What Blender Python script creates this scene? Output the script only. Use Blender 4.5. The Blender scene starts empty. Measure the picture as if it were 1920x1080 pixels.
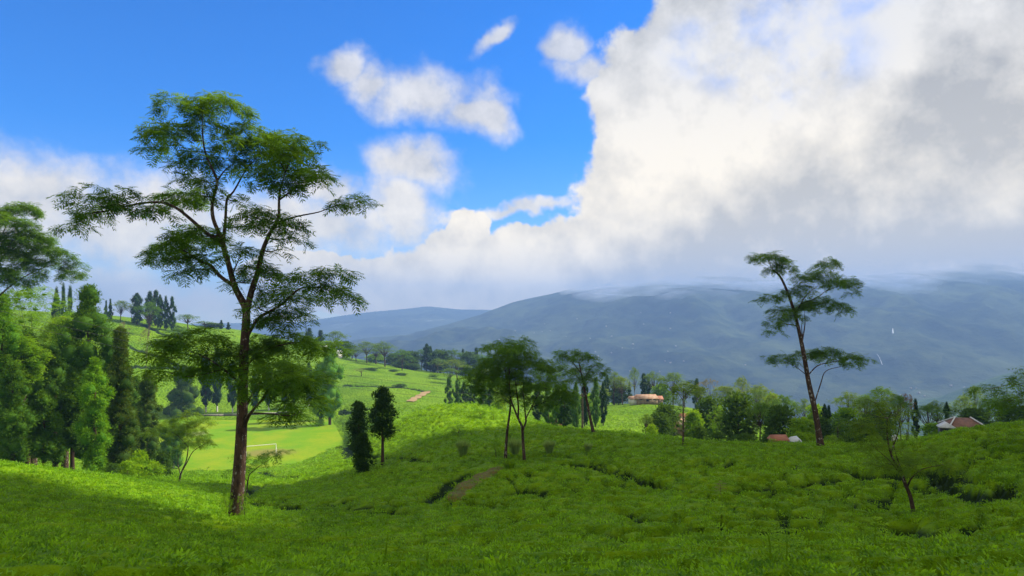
import bpy, math, random
import numpy as np
from mathutils import Vector

R = math.radians
scene = bpy.context.scene
col = scene.collection
rng = np.random.default_rng(7)
random.seed(7)

# ------------------------------------------------------------------ camera, world, sun, exposure
F = 1280.0                      # focal length in photo pixels (24 mm lens)
ZC = 40.0                       # eye height above the datum
HORIZ = 600.0
PITCH_Z = ZC-30.0              # level of the playing field
def at(px, py, d):
    return np.array([(px-960.0)/F*d, d, ZC+(HORIZ-py)/F*d])

cam_data = bpy.data.cameras.new('camera')
cam = bpy.data.objects.new('camera', cam_data)
col.objects.link(cam)
cam.location = (0, 0, ZC)
cam.rotation_euler = (R(90), 0, 0)
cam_data.sensor_width = 36
cam_data.lens = 24
cam_data.shift_y = 60/1920
cam_data.clip_start = 0.1
cam_data.clip_end = 20000
scene.camera = cam

SUN_AZ, SUN_EL = 67.0, 40.0
S = np.array([math.cos(R(SUN_EL))*math.sin(R(SUN_AZ)), math.cos(R(SUN_EL))*math.cos(R(SUN_AZ)), math.sin(R(SUN_EL))])
sun_data = bpy.data.lights.new('sun', 'SUN')
sun_data.energy = 4.3
sun_data.angle = R(0.4)
sun_data.color = (1.0, 0.94, 0.82)
sun = bpy.data.objects.new('sun', sun_data)
col.objects.link(sun)
sun.rotation_euler = Vector(S).to_track_quat('Z', 'Y').to_euler()
sun.location = (300, 300, 400)

scene.view_settings.view_transform = 'Standard'
scene.view_settings.look = 'None'
scene.view_settings.gamma = 1
scene.view_settings.use_curve_mapping = False
scene.view_settings.exposure = 0.85
scene.render.engine = 'CYCLES'
cy = scene.cycles
cy.use_denoising = True
cy.max_bounces = 6
cy.diffuse_bounces = 3
cy.glossy_bounces = 2
cy.transmission_bounces = 4
cy.transparent_max_bounces = 12
cy.volume_bounces = 0
cy.caustics_reflective = False
cy.caustics_refractive = False
cy.sample_clamp_indirect = 4

class NT:
    """small node-tree helper"""
    def __init__(s, tree):
        s.t = tree
        s.n = tree.nodes
        s.l = tree.links
    def node(s, typ, **kw):
        n = s.n.new(typ)
        for k, v in kw.items():
            setattr(n, k, v)
        return n
    def put(s, sock, v):
        if isinstance(v, bpy.types.NodeSocket):
            s.l.new(v, sock)
        elif v is not None:
            sock.default_value = v
    def math(s, op, a, b=None, c=None, clamp=False):
        n = s.node('ShaderNodeMath', operation=op, use_clamp=clamp)
        for i, v in enumerate((a, b, c)):
            s.put(n.inputs[i], v)
        return n.outputs[0]
    def vmath(s, op, a, b=None, out=0):
        n = s.node('ShaderNodeVectorMath', operation=op)
        s.put(n.inputs[0], a)
        if b is not None:
            s.put(n.inputs[1], b)
        return n.outputs[out]
    def smooth(s, v, a, b, lo=0.0, hi=1.0):
        n = s.node('ShaderNodeMapRange', interpolation_type='SMOOTHSTEP')
        s.put(n.inputs[0], v)
        for i, q in enumerate((a, b, lo, hi)):
            s.put(n.inputs[i+1], q)
        return n.outputs[0]
    def noise(s, vec, scale, detail=6, rough=0.55, dist=0.0, dim='3D'):
        n = s.node('ShaderNodeTexNoise', noise_dimensions=dim)
        s.put(n.inputs['Vector'], vec)
        n.inputs['Scale'].default_value = scale
        n.inputs['Detail'].default_value = detail
        n.inputs['Roughness'].default_value = rough
        n.inputs['Distortion'].default_value = dist
        return n.outputs[0]
    def mix(s, f, a, b):
        n = s.node('ShaderNodeMix', data_type='RGBA')
        s.put(n.inputs[0], f)
        for sock, v in ((n.inputs[6], a), (n.inputs[7], b)):
            s.put(sock, (*v, 1) if isinstance(v, tuple) and len(v) == 3 else v)
        return n.outputs[2]

# ---- world: blue Nishita sky with cumulus drawn by direction
world = bpy.data.worlds.new('World')
scene.world = world
world.use_nodes = True
w = NT(world.node_tree)
w.n.clear()
SKY = 0.10
sky = w.node('ShaderNodeTexSky', sky_type='NISHITA', sun_disc=False)
sky.sun_elevation = R(SUN_EL)
sky.sun_rotation = R(SUN_AZ)
sky.altitude = 1500
sky.air_density = 1.0
sky.dust_density = 0.3
sky.ozone_density = 4.0
hs = w.node('ShaderNodeHueSaturation')
hs.inputs['Hue'].default_value = 0.512
hs.inputs['Saturation'].default_value = 1.45
hs.inputs['Value'].default_value = 1.30
w.put(hs.inputs['Color'], sky.outputs[0])
tc = w.node('ShaderNodeTexCoord').outputs['Generated']
sep = w.node('ShaderNodeSeparateXYZ')
w.put(sep.inputs[0], tc)
az = w.math('ARCTAN2', sep.outputs[0], sep.outputs[1])
el = w.math('ARCSINE', w.math('MINIMUM', w.math('MAXIMUM', sep.outputs[2], -1.0), 1.0))
warp1 = w.noise(tc, 5.0, 5, 0.6)
warp2 = w.noise(w.vmath('ADD', tc, (3.1, 7.7, 1.3)), 5.0, 5, 0.6)
K = 57.2958
cmb = w.node('ShaderNodeCombineXYZ')
w.put(cmb.inputs[0], w.math('ADD', w.math('MULTIPLY', az, K), w.math('MULTIPLY', w.math('SUBTRACT', warp1, 0.5), 9.0)))
w.put(cmb.inputs[1], w.math('ADD', w.math('MULTIPLY', el, K), w.math('MULTIPLY', w.math('SUBTRACT', warp2, 0.5), 7.0)))
pos = cmb.outputs[0]
def blob(px, py, rx, ry, rot=0.0):
    a = math.atan((px-960)/F)
    e = math.degrees(math.atan((HORIZ-py)/F*math.cos(a)))
    k = 57.2958/F*math.cos(a)
    m = w.node('ShaderNodeMapping', vector_type='TEXTURE')
    w.put(m.inputs['Vector'], pos)
    m.inputs['Location'].default_value = (math.degrees(a), e, 0)
    m.inputs['Rotation'].default_value = (0, 0, R(rot))
    m.inputs['Scale'].default_value = (rx*k*math.cos(a), ry*k, 1)
    return w.math('SUBTRACT', 1.0, w.vmath('LENGTH', m.outputs[0], out=1))
def blobs(lst):
    v = None
    for b in lst:
        q = blob(*b)
        v = q if v is None else w.math('MAXIMUM', v, q)
    return v
SOLID = [(1600,250,470,330),(1265,170,190,150),(1250,330,170,150),(1750,470,620,150),(1300,470,250,120),(1450,60,300,150),(1780,60,330,190),
         (870,490,180,70),(890,428,50,42),(835,462,60,40),(1010,455,70,38),(1130,445,70,45),(1060,490,200,80),(760,530,190,65),(1000,550,330,50),(640,560,120,45),(2300,300,700,420),(1930,190,260,190),(1800,330,330,200),(560,515,110,50)]
SOFT = [(800,180,165,75,-10),(900,235,80,50,-30),(690,150,70,50),(780,320,110,60,-15),(750,390,90,80),(945,62,70,21,32),(1080,70,60,40,20),(1110,125,90,45),
        (40,390,250,130),(-120,430,420,170),(190,440,330,110),(560,420,230,90),(300,400,180,70),(620,360,70,60),(985,397,230,14,3),(330,560,520,70),(630,110,60,40)]
fb = w.noise(tc, 11.0, 9, 0.62)
fb_l = w.noise(w.vmath('ADD', tc, tuple(S*0.035)), 11.0, 9, 0.62)
fb2 = w.noise(w.vmath('ADD', tc, (4.2, 1.1, 6.3)), 9.0, 8, 0.6)
big = w.noise(w.vmath('ADD', tc, (1.7, 0.3, 9.1)), 3.2, 4, 0.5)
d_solid = w.math('ADD', w.math('MINIMUM', w.math('MULTIPLY', blobs(SOLID), 2.4), 1.1), w.math('MULTIPLY', w.math('SUBTRACT', fb, 0.5), 2.1))
gaps = w.math('MULTIPLY', w.smooth(blobs([(1430,95,240,110,-15),(1560,0,190,70)]), 0.0, 0.5), w.smooth(fb2, 0.42, 0.70, 0.0, 0.5))
a_solid = w.math('MULTIPLY', w.smooth(d_solid, -0.04, 0.34), w.math('SUBTRACT', 1.0, gaps))
d_soft = w.math('ADD', blobs(SOFT), w.math('MULTIPLY', w.math('SUBTRACT', fb, 0.5), 1.5))
a_soft = w.smooth(d_soft, -0.05, 0.75, 0.0, 0.88)
# beyond the framed sky cumulus goes on, thickened to raise the ambient light
inframe = w.smooth(blob(960, 330, 1500, 900), 0.0, 0.3)
a_else = w.math('MULTIPLY', w.smooth(w.math('ADD', big, w.math('MULTIPLY', w.math('SUBTRACT', fb, 0.5), 0.4)), 0.24, 0.42),
                w.math('SUBTRACT', 1.0, inframe))
alpha = w.math('MAXIMUM', w.math('MAXIMUM', a_solid, a_soft), a_else)
# cloud tone: white heads, grey bellies and thick middles
lit = w.math('MULTIPLY', w.math('SUBTRACT', fb, fb_l), 2.0)
grey = w.math('MAXIMUM', blobs([(1330,500,260,130),(1700,480,520,130),(1800,240,230,190),(1560,430,260,120),(1480,360,140,110),(1190,520,140,70)]), 0.0)
bright = w.math('MAXIMUM', blobs([(1230,230,160,200),(1420,240,260,160),(890,420,60,40),(1550,60,420,120),(860,470,150,50),(780,500,110,40),(1010,475,130,50),(800,170,110,60),(1130,460,70,50)]), 0.0)
tone = w.math('ADD', 0.60, lit)
tone = w.math('ADD', tone, w.math('MULTIPLY', w.math('SUBTRACT', big, 0.5), 0.5))
tone = w.math('SUBTRACT', tone, w.math('MULTIPLY', grey, 0.75))
tone = w.math('ADD', tone, w.math('MULTIPLY', bright, 0.5), clamp=True)
low = w.smooth(el, 0.0, 0.42)
warm = w.mix(low, (1.88, 1.62, 1.10), (1.0, 1.0, 1.0))
ccol = w.vmath('MULTIPLY', w.mix(tone, (2.6, 2.6, 2.6), (5.35, 5.2, 4.95)), warm)
final = w.mix(alpha, hs.outputs[0], ccol)
bg = w.node('ShaderNodeBackground')
w.put(bg.inputs[0], final)
bg.inputs[1].default_value = SKY
wo = w.node('ShaderNodeOutputWorld')
w.l.new(bg.outputs[0], wo.inputs[0])

# ------------------------------------------------------------------ helpers
def tag(o, label=None, cat=None, group=None, kind=None):
    for k, v in (('label', label), ('category', cat), ('group', group), ('kind', kind)):
        if v:
            o[k] = v
    return o

def empty(name, loc, label, cat, group=None):
    o = bpy.data.objects.new(name, None)
    o.empty_display_size = 0.3
    col.objects.link(o)
    o.location = tuple(float(v) for v in loc)
    return tag(o, label, cat, group)

def copy_tree(o, parent=None):
    c = o.copy()
    col.objects.link(c)
    if parent:
        c.parent = parent
    for ch in list(o.children):
        copy_tree(ch, c)
    return c

def unit(a):
    return a/np.maximum(np.linalg.norm(a, axis=-1, keepdims=True), 1e-9)

class Geo:
    """collects vertices and faces for ONE mesh object"""
    def __init__(s):
        s.v, s.t, s.q3, s.q4, s.n = [], [], [], [], 0
    def add(s, v, quads=None, tris=None, tint=0.5):
        v = np.asarray(v, float).reshape(-1, 3)
        s.v.append(v)
        s.t.append(np.broadcast_to(np.asarray(tint, float), (len(v),)).copy())
        if quads is not None and len(quads):
            s.q4.append(np.asarray(quads, int).reshape(-1, 4)+s.n)
        if tris is not None and len(tris):
            s.q3.append(np.asarray(tris, int).reshape(-1, 3)+s.n)
        s.n += len(v)
    def leaves(s, P, D, N, L, W, tint, fold=0.12):
        n = len(P)
        if n == 0:
            return
        D = unit(D)
        S_ = unit(np.cross(D, N))
        Nn = np.cross(S_, D)
        L = np.broadcast_to(np.asarray(L, float), (n,))[:, None]
        W = np.broadcast_to(np.asarray(W, float), (n,))[:, None]
        mid = P+D*L*0.45+Nn*W*fold
        v = np.stack([P, mid+S_*W*0.5, P+D*L, mid-S_*W*0.5], 1).reshape(-1, 3)
        q = np.arange(4*n).reshape(n, 4)
        s.add(v, quads=q, tint=np.repeat(np.broadcast_to(tint, (n,)), 4))
    def fronds(s, P, D, L, K, tint, droop=0.25, pw=0.11, N=None):
        """feathery compound leaves: K pairs of narrow pinnae on a drooping stalk"""
        n = len(P)
        if n == 0:
            return
        D = unit(D)
        if N is None:
            N = np.tile([0, 0, 1.0], (n, 1))+rng.normal(0, .22, (n, 3))
        S_ = unit(np.cross(D, N))
        Nn = unit(np.cross(S_, D))
        L = np.broadcast_to(np.asarray(L, float), (n,))[:, None]
        ts = np.linspace(0.18, 0.95, K)
        for t in ts:
            base = P+D*L*t-Nn*L*droop*t*t
            ln = L[:, 0]*(0.30+0.28*math.sin(math.pi*(0.15+0.75*t)))
            for sg in (1, -1):
                d = unit(D*0.55+S_*sg*0.85-Nn*(0.15+0.5*droop*t)+rng.normal(0, .08, (n, 3)))
                s.leaves(base, d, Nn, ln, L[:, 0]*pw, tint)
        base = P+D*L*0.9-Nn*L*droop*0.8
        s.leaves(base, unit(D-Nn*droop), Nn, L[:, 0]*0.4, L[:, 0]*pw, tint)
    def tube(s, pts, rad, sides=6, tint=0.5, cap=True):
        pts = np.asarray(pts, float)
        m = len(pts)
        rad = np.broadcast_to(np.asarray(rad, float), (m,))
        tan = unit(np.gradient(pts, axis=0))
        ref = np.array([0.31, 0.9, 0.13])
        a = unit(np.cross(tan, ref))
        b = np.cross(tan, a)
        th = np.arange(sides)/sides*2*math.pi
        ring = pts[:, None]+rad[:, None, None]*(a[:, None]*np.cos(th)[None, :, None]+b[:, None]*np.sin(th)[None, :, None])
        q = []
        for i in range(m-1):
            for k in range(sides):
                k2 = (k+1) % sides
                q.append((i*sides+k, i*sides+k2, (i+1)*sides+k2, (i+1)*sides+k))
        s.add(ring.reshape(-1, 3), quads=q, tint=tint)
        if cap:
            s.add(np.vstack([ring[-1], pts[-1:]]), tris=[(k, (k+1) % sides, sides) for k in range(sides)], tint=tint)
    def box(s, c, size, rz=0.0, tint=0.5):
        h = np.array(size)/2
        v = np.array([(x, y, z) for x in (-1, 1) for y in (-1, 1) for z in (-1, 1)])*h
        ca, sa = math.cos(rz), math.sin(rz)
        v = np.stack([v[:, 0]*ca-v[:, 1]*sa, v[:, 0]*sa+v[:, 1]*ca, v[:, 2]], 1)+np.array(c)
        s.add(v, quads=[(0,1,3,2),(4,6,7,5),(0,4,5,1),(2,3,7,6),(0,2,6,4),(1,5,7,3)], tint=tint)
    def build(s, name, mat, parent=None, smooth=False):
        me = bpy.data.meshes.new(name)
        V = np.concatenate(s.v)
        q4 = np.concatenate(s.q4) if s.q4 else np.zeros((0, 4), int)
        q3 = np.concatenate(s.q3) if s.q3 else np.zeros((0, 3), int)
        me.vertices.add(len(V))
        me.vertices.foreach_set('co', V.astype(np.float32).ravel())
        nl = 4*len(q4)+3*len(q3)
        me.loops.add(nl)
        me.loops.foreach_set('vertex_index', np.concatenate([q4.ravel(), q3.ravel()]).astype(np.int32))
        npoly = len(q4)+len(q3)
        me.polygons.add(npoly)
        tot = np.concatenate([np.full(len(q4), 4), np.full(len(q3), 3)]).astype(np.int32)
        start = np.concatenate([[0], np.cumsum(tot)[:-1]]).astype(np.int32)
        me.polygons.foreach_set('loop_start', start)
        me.polygons.foreach_set('loop_total', tot)
        if smooth:
            me.polygons.foreach_set('use_smooth', np.ones(npoly, bool))
        me.update(calc_edges=True)
        at_ = me.attributes.new('tint', 'FLOAT', 'POINT')
        at_.data.foreach_set('value', np.concatenate(s.t).astype(np.float32))
        if mat:
            me.materials.append(mat)
        o = bpy.data.objects.new(name, me)
        if parent != 'unlinked':
            col.objects.link(o)
            if parent:
                o.parent = parent
        return o

def material(name):
    m = bpy.data.materials.new(name)
    m.use_nodes = True
    nt = NT(m.node_tree)
    nt.n.clear()
    out = nt.node('ShaderNodeOutputMaterial')
    return m, nt, out

def foliage(name, dark, light, trans=0.4, tcol=None, rough=0.6, spec=0.08, scale=0.6, inst=0.0):
    m, t, out = material(name)
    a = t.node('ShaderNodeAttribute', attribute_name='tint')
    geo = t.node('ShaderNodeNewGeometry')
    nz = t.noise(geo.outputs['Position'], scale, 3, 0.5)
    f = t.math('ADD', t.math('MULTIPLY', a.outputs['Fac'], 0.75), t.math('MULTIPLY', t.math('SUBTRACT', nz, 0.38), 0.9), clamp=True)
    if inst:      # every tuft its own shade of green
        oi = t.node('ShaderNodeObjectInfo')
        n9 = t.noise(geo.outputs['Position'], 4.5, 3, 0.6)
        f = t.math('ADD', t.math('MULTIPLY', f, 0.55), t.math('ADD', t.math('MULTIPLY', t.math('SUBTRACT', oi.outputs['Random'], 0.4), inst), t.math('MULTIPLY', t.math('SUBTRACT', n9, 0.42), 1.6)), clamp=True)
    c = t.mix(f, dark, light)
    p = t.node('ShaderNodeBsdfPrincipled')
    t.put(p.inputs['Base Color'], c)
    p.inputs['Roughness'].default_value = rough
    p.inputs['Specular IOR Level'].default_value = spec
    tr = t.node('ShaderNodeBsdfTranslucent')
    tcol = tcol or (light[0]*1.6, light[1]*1.3, light[2]*0.5)
    t.put(tr.inputs[0], t.mix(f, (tcol[0]*.6, tcol[1]*.6, tcol[2]*.6), tcol))
    mx = t.node('ShaderNodeMixShader')
    mx.inputs[0].default_value = trans
    t.l.new(p.outputs[0], mx.inputs[1])
    t.l.new(tr.outputs[0], mx.inputs[2])
    t.l.new(mx.outputs[0], out.inputs[0])
    return m

def plain(name, c, rough=0.8, c2=None, scale=3.0, bump=0.0, stretch=(1, 1, 1), detail=6):
    m, t, out = material(name)
    geo = t.node('ShaderNodeNewGeometry')
    v = t.vmath('MULTIPLY', geo.outputs['Position'], stretch)
    nz = t.noise(v, scale, detail, 0.65)
    p = t.node('ShaderNodeBsdfPrincipled')
    t.put(p.inputs['Base Color'], t.mix(t.smooth(nz, 0.38, 0.62), c, c2 or tuple(q*0.6 for q in c)))
    p.inputs['Roughness'].default_value = rough
    p.inputs['Specular IOR Level'].default_value = 0.2
    if bump:
        b = t.node('ShaderNodeBump')
        b.inputs['Strength'].default_value = bump
        b.inputs['Distance'].default_value = 0.05
        t.put(b.inputs['Height'], nz)
        t.l.new(b.outputs[0], p.inputs['Normal'])
    t.l.new(p.outputs[0], out.inputs[0])
    return m

def lattice(ix, iy, seed):
    h = (ix.astype(np.int64)*374761393+iy.astype(np.int64)*668265263+seed*974711) & 0x7fffffff
    h = ((h ^ (h >> 13))*1274126177) & 0x7fffffff
    return ((h ^ (h >> 16)) & 0xffff)/65535.0

def vnoise(x, y, seed=0):
    ix, iy = np.floor(x), np.floor(y)
    fx, fy = x-ix, y-iy
    fx, fy = fx*fx*(3-2*fx), fy*fy*(3-2*fy)
    ix, iy = ix.astype(np.int64), iy.astype(np.int64)
    a, b = lattice(ix, iy, seed), lattice(ix+1, iy, seed)
    c, d = lattice(ix, iy+1, seed), lattice(ix+1, iy+1, seed)
    return (a*(1-fx)+b*fx)*(1-fy)+(c*(1-fx)+d*fx)*fy

def fbm(x, y, oct=4, seed=0, gain=0.5):
    s_, a, tot = 0, 1.0, 0
    for o in range(oct):
        s_ = s_+a*vnoise(x*2**o+17.3*o, y*2**o-9.1*o, seed+o)
        tot += a
        a *= gain
    return s_/tot

def cells(x, y, size, seed=0, jit=0.42):
    """distance between nearest and second nearest bush centre, and the bush's own random number"""
    gx, gy = x/size, y/size
    ix, iy = np.floor(gx).astype(np.int64), np.floor(gy).astype(np.int64)
    f1 = np.full(x.shape, 9.0); f2 = np.full(x.shape, 9.0); idr = np.zeros(x.shape)
    for dx in (-1, 0, 1):
        for dy in (-1, 0, 1):
            jx, jy = ix+dx, iy+dy
            cx = jx+.5+(lattice(jx, jy, seed)-.5)*2*jit
            cy_ = jy+.5+(lattice(jx, jy, seed+5)-.5)*2*jit
            dd = np.hypot(gx-cx, gy-cy_)
            closer = dd < f1
            f2 = np.where(closer, f1, np.minimum(f2, dd))
            idr = np.where(closer, lattice(jx, jy, seed+9), idr)
            f1 = np.where(closer, dd, f1)
    return (f2-f1)*size, idr

# ------------------------------------------------------------------ the lie of the land
# profiles: along a bearing, (distance in metres, how far the ground lies under the eye as a slope number)
PROF = {
 -500: [(7,1066),(15,975),(25,900),(42,845),(60,850),(100,850),(200,715),(300,560),(340,545),(450,600)],
 -250: [(7,1070),(15,980),(25,908),(42,856),(60,866),(75,880),(110,866),(200,735),(300,575),(330,560),(450,610)],
 0:    [(7,1078),(15,990),(25,926),(36,882),(42,868),(52,872),(72,890),(120,866),(200,762),(300,588),(320,575),(450,640)],
 200:  [(7,1080),(15,1000),(25,950),(40,903),(50,892),(60,893),(72,897),(100,892),(137,873),(200,775),(240,692),(300,592),(330,588),(450,650)],
 340:  [(7,1082),(15,1020),(25,966),(40,925),(60,904),(90,892),(137,880),(207,786),(230,766),(260,702),(300,630),(325,601),(350,603),(480,660)],
 440:  [(7,1085),(15,1034),(28,972),(45,928),(60,907),(90,893),(137,880),(207,786),(230,768),(260,722),(300,668),(340,626),(365,612),(390,613),(500,665)],
 560:  [(7,1088),(15,1038),(28,976),(45,930),(60,906),(90,888),(140,867),(207,784),(235,762),(270,720),(320,675),(380,642),(410,641),(540,690)],
 640:  [(7,1090),(15,1040),(28,970),(45,920),(56,893),(80,860),(110,838),(150,812),(200,780),(250,735),(300,700),(350,680),(400,668),(430,669),(540,700)],
 720:  [(7,1090),(15,1038),(28,960),(45,902),(57,876),(75,840),(100,806),(130,788),(150,778),(200,760),(250,728),(300,706),(360,688),(420,680),(450,681),(560,710)],
 800:  [(7,1090),(15,1035),(28,955),(45,882),(60,836),(75,796),(95,757),(110,766),(150,785),(200,765),(260,731),(320,706),(400,696),(430,696),(560,720)],
 900:  [(7,1090),(15,1030),(28,946),(45,873),(60,829),(75,790),(95,753),(110,764),(150,790),(220,762),(280,735),(340,716),(420,706),(450,707),(560,725)],
 980:  [(7,1090),(15,1022),(28,936),(48,864),(60,828),(72,800),(88,774),(104,790),(150,795),(200,772),(280,740),(340,722),(420,712),(560,730)],
 1060: [(7,1090),(15,1016),(28,930),(48,850),(62,812),(70,797),(90,815),(130,808),(165,794),(220,772),(300,746),(400,728),(560,740)],
 1120: [(7,1090),(15,1015),(28,928),(48,850),(60,815),(67,806),(90,818),(130,812),(170,792),(220,772),(270,753),(300,750),(350,752),(560,770)],
 1210: [(7,1090),(15,1014),(28,925),(46,850),(60,814),(66,812),(80,822),(130,815),(160,795),(190,768),(215,750),(240,752),(300,765),(560,790)],
 1300: [(7,1090),(15,1010),(28,920),(45,850),(55,829),(62,829),(80,840),(130,815),(180,785),(230,764),(260,764),(350,780),(560,810)],
 1420: [(7,1088),(15,1008),(28,920),(45,846),(54,831),(60,832),(80,844),(130,826),(200,797),(230,794),(300,800),(560,830)],
 1540: [(7,1084),(15,1008),(28,915),(45,842),(52,831),(58,832),(75,840),(120,832),(200,812),(260,810),(560,840)],
 1700: [(7,1074),(15,1008),(22,972),(28,922),(38,857),(46,831),(52,832),(70,838),(120,830),(200,818),(560,850)],
 1800: [(7,1062),(15,1000),(22,946),(28,905),(36,852),(44,810),(48,803),(54,806),(70,818),(120,824),(300,822),(560,850)],
 1920: [(7,1052),(15,982),(22,920),(28,880),(36,825),(43,792),(48,793),(60,800),(120,810),(300,815),(560,840)],
 2150: [(7,1046),(15,965),(28,855),(40,785),(48,778),(60,785),(120,790),(300,805),(560,830)],
 2500: [(7,1040),(15,950),(28,835),(40,765),(60,760),(120,770),(300,790),(560,820)],
}
cols_ = sorted(PROF)
GP = np.arange(-500, 2501, 10.0)
GL = np.arange(math.log(6.0), math.log(620.0), 0.012)
tab = np.stack([np.interp(GL, [math.log(q[0]) for q in PROF[c]], [q[1] for q in PROF[c]]) for c in cols_])
G = np.stack([np.interp(GP, cols_, tab[:, j]) for j in range(len(GL))], 1)
def blur(A, sig, ax):
    r = int(3*sig)
    k = np.exp(-0.5*(np.arange(-r, r+1)/sig)**2); k /= k.sum()
    pad = [(0, 0), (0, 0)]; pad[ax] = (r, r)
    B = np.pad(A, pad, mode='edge')
    return np.apply_along_axis(lambda m_: np.convolve(m_, k, 'valid'), ax, B)
G = blur(blur(G, 3.5, 0), 2.6, 1)

def grid_py(px, d):
    fx = np.clip((px-GP[0])/10.0, 0, len(GP)-1.001)
    fl = np.clip((np.log(np.maximum(d, 1e-3))-GL[0])/0.012, 0, len(GL)-1.001)
    i, j = fx.astype(int), fl.astype(int)
    a, b = fx-i, fl-j
    return (G[i, j]*(1-a)+G[i+1, j]*a)*(1-b)+(G[i, j+1]*(1-a)+G[i+1, j+1]*a)*b

def base_z(x, y):
    x = np.asarray(x, float); y = np.asarray(y, float)
    ye = np.maximum(y, 7.0)
    px = 960+F*x/ye
    z = (HORIZ-grid_py(px, ye))/F*ye
    near = np.clip(y/7.0, 0, 1)
    z = np.where(y < 7, -1.75+(z+1.75)*near, z)
    # playing field levelled
    pd, pp = y, px
    e = np.maximum(np.abs((pd-170)/37.0), np.abs((pp-(470+(172-pd)*0.6))/175.0))
    k = np.clip((1.34-e)/0.36, 0, 1)
    k = k*k*(3-2*k)
    z = z*(1-k)+(-30.35)*k
    return ZC+z+(fbm(x/9.0, y/9.0, 3, 3)-.5)*0.5*np.clip(y/30.0, 0.3, 1)*(1-k)

def pitch_k(x, y):
    px = 960+F*x/np.maximum(y, 7)
    e = np.maximum(np.abs((y-170)/37.0), np.abs((px-(470+(172-y)*0.6))/175.0))
    return np.clip((1.06-e)/0.06, 0, 1)

def ground_at(px, py, dmin=5.0, dmax=600.0):
    """first point of the land on the bearing px whose line of sight drops to py"""
    d = np.exp(np.linspace(math.log(dmin), math.log(dmax), 1500))
    z = base_z((px-960)/F*d, d)
    q = HORIZ-(z-ZC)/d*F
    idx = np.where(q <= py)[0]
    dd = d[idx[0]] if len(idx) else dmax
    return np.array([(px-960)/F*dd, dd, float(base_z(np.array((px-960)/F*dd), np.array(dd)))])

def gz(px, d):
    x = (px-960)/F*d
    return np.array([x, d, float(base_z(np.array(x), np.array(float(d))))])

LANES = [  # plucking lanes and ditches between the bushes: (points, width, depth)
 ([(640,952),(700,946),(760,945),(820,938),(870,930),(920,928),(975,924),(1010,915),(1060,911),(1120,910),(1180,908),(1240,912),(1300,916),(1370,917),(1430,912),(1490,904),(1540,897),(1600,892),(1660,884),(1730,880)], 0.53, 0.81),
 ([(1085,868),(1120,874),(1150,882),(1185,893),(1215,900),(1245,910)], 0.50, 0.65),
 ([(1790,864),(1830,856),(1880,848),(1930,838)], 0.44, 0.65),
 ([(470,940),(520,946),(570,950),(625,945)], 0.62, 0.65),
 ([(585,948),(605,945),(628,940)], 1.00, 0.78),
 ([(490,884),(520,892),(560,893),(600,888),(650,872)], 0.75, 0.85),
 ([(445,935),(470,918),(490,905)], 0.50, 0.65),
 ([(1530,870),(1610,880),(1690,890)], 0.38, 0.52),
 ([(1250,880),(1330,872),(1420,868),(1500,872)], 0.38, 0.52),
 ([(800,935),(830,915),(850,900),(880,884)], 0.44, 0.52),
 ([(700,905),(780,890),(860,868)], 0.38, 0.45),
 ([(1320,985),(1420,992),(1540,985)], 0.50, 0.52),
 ([(1400,965),(1500,958),(1600,965),(1700,985),(1800,1000),(1920,1000)], 0.50, 0.65),
 ([(1772,904),(1800,918),(1836,934)], 0.26, 0.5),
 ([(1868,905),(1895,922),(1935,930)], 0.26, 0.5),
 ([(620,800),(640,822),(655,838),(672,852)], 1.00, 0.85),
 ([(215,640),(250,652),(300,668),(340,690)], 1.12, 0.85),
 ([(250,600),(275,612),(300,624),(325,632)], 1.25, 0.85),
 ([(225,690),(260,688),(330,690),(370,692)], 1.12, 0.85),
 ([(640,770),(700,766),(760,764)], 1.12, 0.78),
 ([(650,722),(720,725),(770,728),(800,735)], 1.50, 0.85),
]
lr_ = np.random.default_rng(77)
for _ in range(46):      # short breaks between the bush tables, mostly along the contour
    px0, py0 = lr_.uniform(560, 1930), lr_.uniform(845, 1010)
    ln_ = lr_.uniform(40, 150)
    sl = lr_.normal(0.02, .10)
    LANES.append(([(px0+ln_*q, py0+ln_*q*sl+lr_.normal(0, 2.5)) for q in (0, .33, .66, 1)], lr_.uniform(.22, .40), lr_.uniform(.35, .7)))
LANE_W = []
for pts, wd, dp in LANES:
    LANE_W.append((np.array([ground_at(a, b)[:2] for a, b in pts]), wd, dp))

def lane(x, y):
    out = np.zeros(x.shape)
    for P, wd, dp in LANE_W:
        lo, hi = P.min(0)-4*wd, P.max(0)+4*wd
        m = (x > lo[0]) & (x < hi[0]) & (y > lo[1]) & (y < hi[1])
        if not m.any():
            continue
        xx, yy = x[m], y[m]
        wob = (fbm(xx/1.3, yy/1.3, 2, 41)-.5)*0.9
        best = np.full(xx.shape, 1e9)
        for (ax, ay), (bx, by) in zip(P[:-1], P[1:]):
            vx, vy = bx-ax, by-ay
            t = np.clip(((xx-ax)*vx+(yy-ay)*vy)/(vx*vx+vy*vy+1e-9), 0, 1)
            best = np.minimum(best, np.hypot(xx-ax-t*vx, yy-ay-t*vy))
        best = np.maximum(best+wob*wd*1.4, 0)
        out[m] = np.maximum(out[m], dp*np.exp(-(best/wd)**2))
    return out

SOIL = [(ground_at(934,879), ground_at(905,890), .45), (ground_at(905,890), ground_at(878,908), .85), (ground_at(878,908), ground_at(852,926), .55)]
def soil_k(x, y):
    k = np.zeros(x.shape)
    for A, B, wd in SOIL:
        vx, vy = B[0]-A[0], B[1]-A[1]
        t = np.clip(((x-A[0])*vx+(y-A[1])*vy)/(vx*vx+vy*vy), 0, 1)
        e = np.hypot(x-A[0]-t*vx, (y-A[1]-t*vy)*.6)/wd+(fbm(x*1.4, y*1.4, 4, 77)-.5)*1.5
        k = np.maximum(k, np.clip((1-e)*2.0, 0, 1))
    return k

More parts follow.
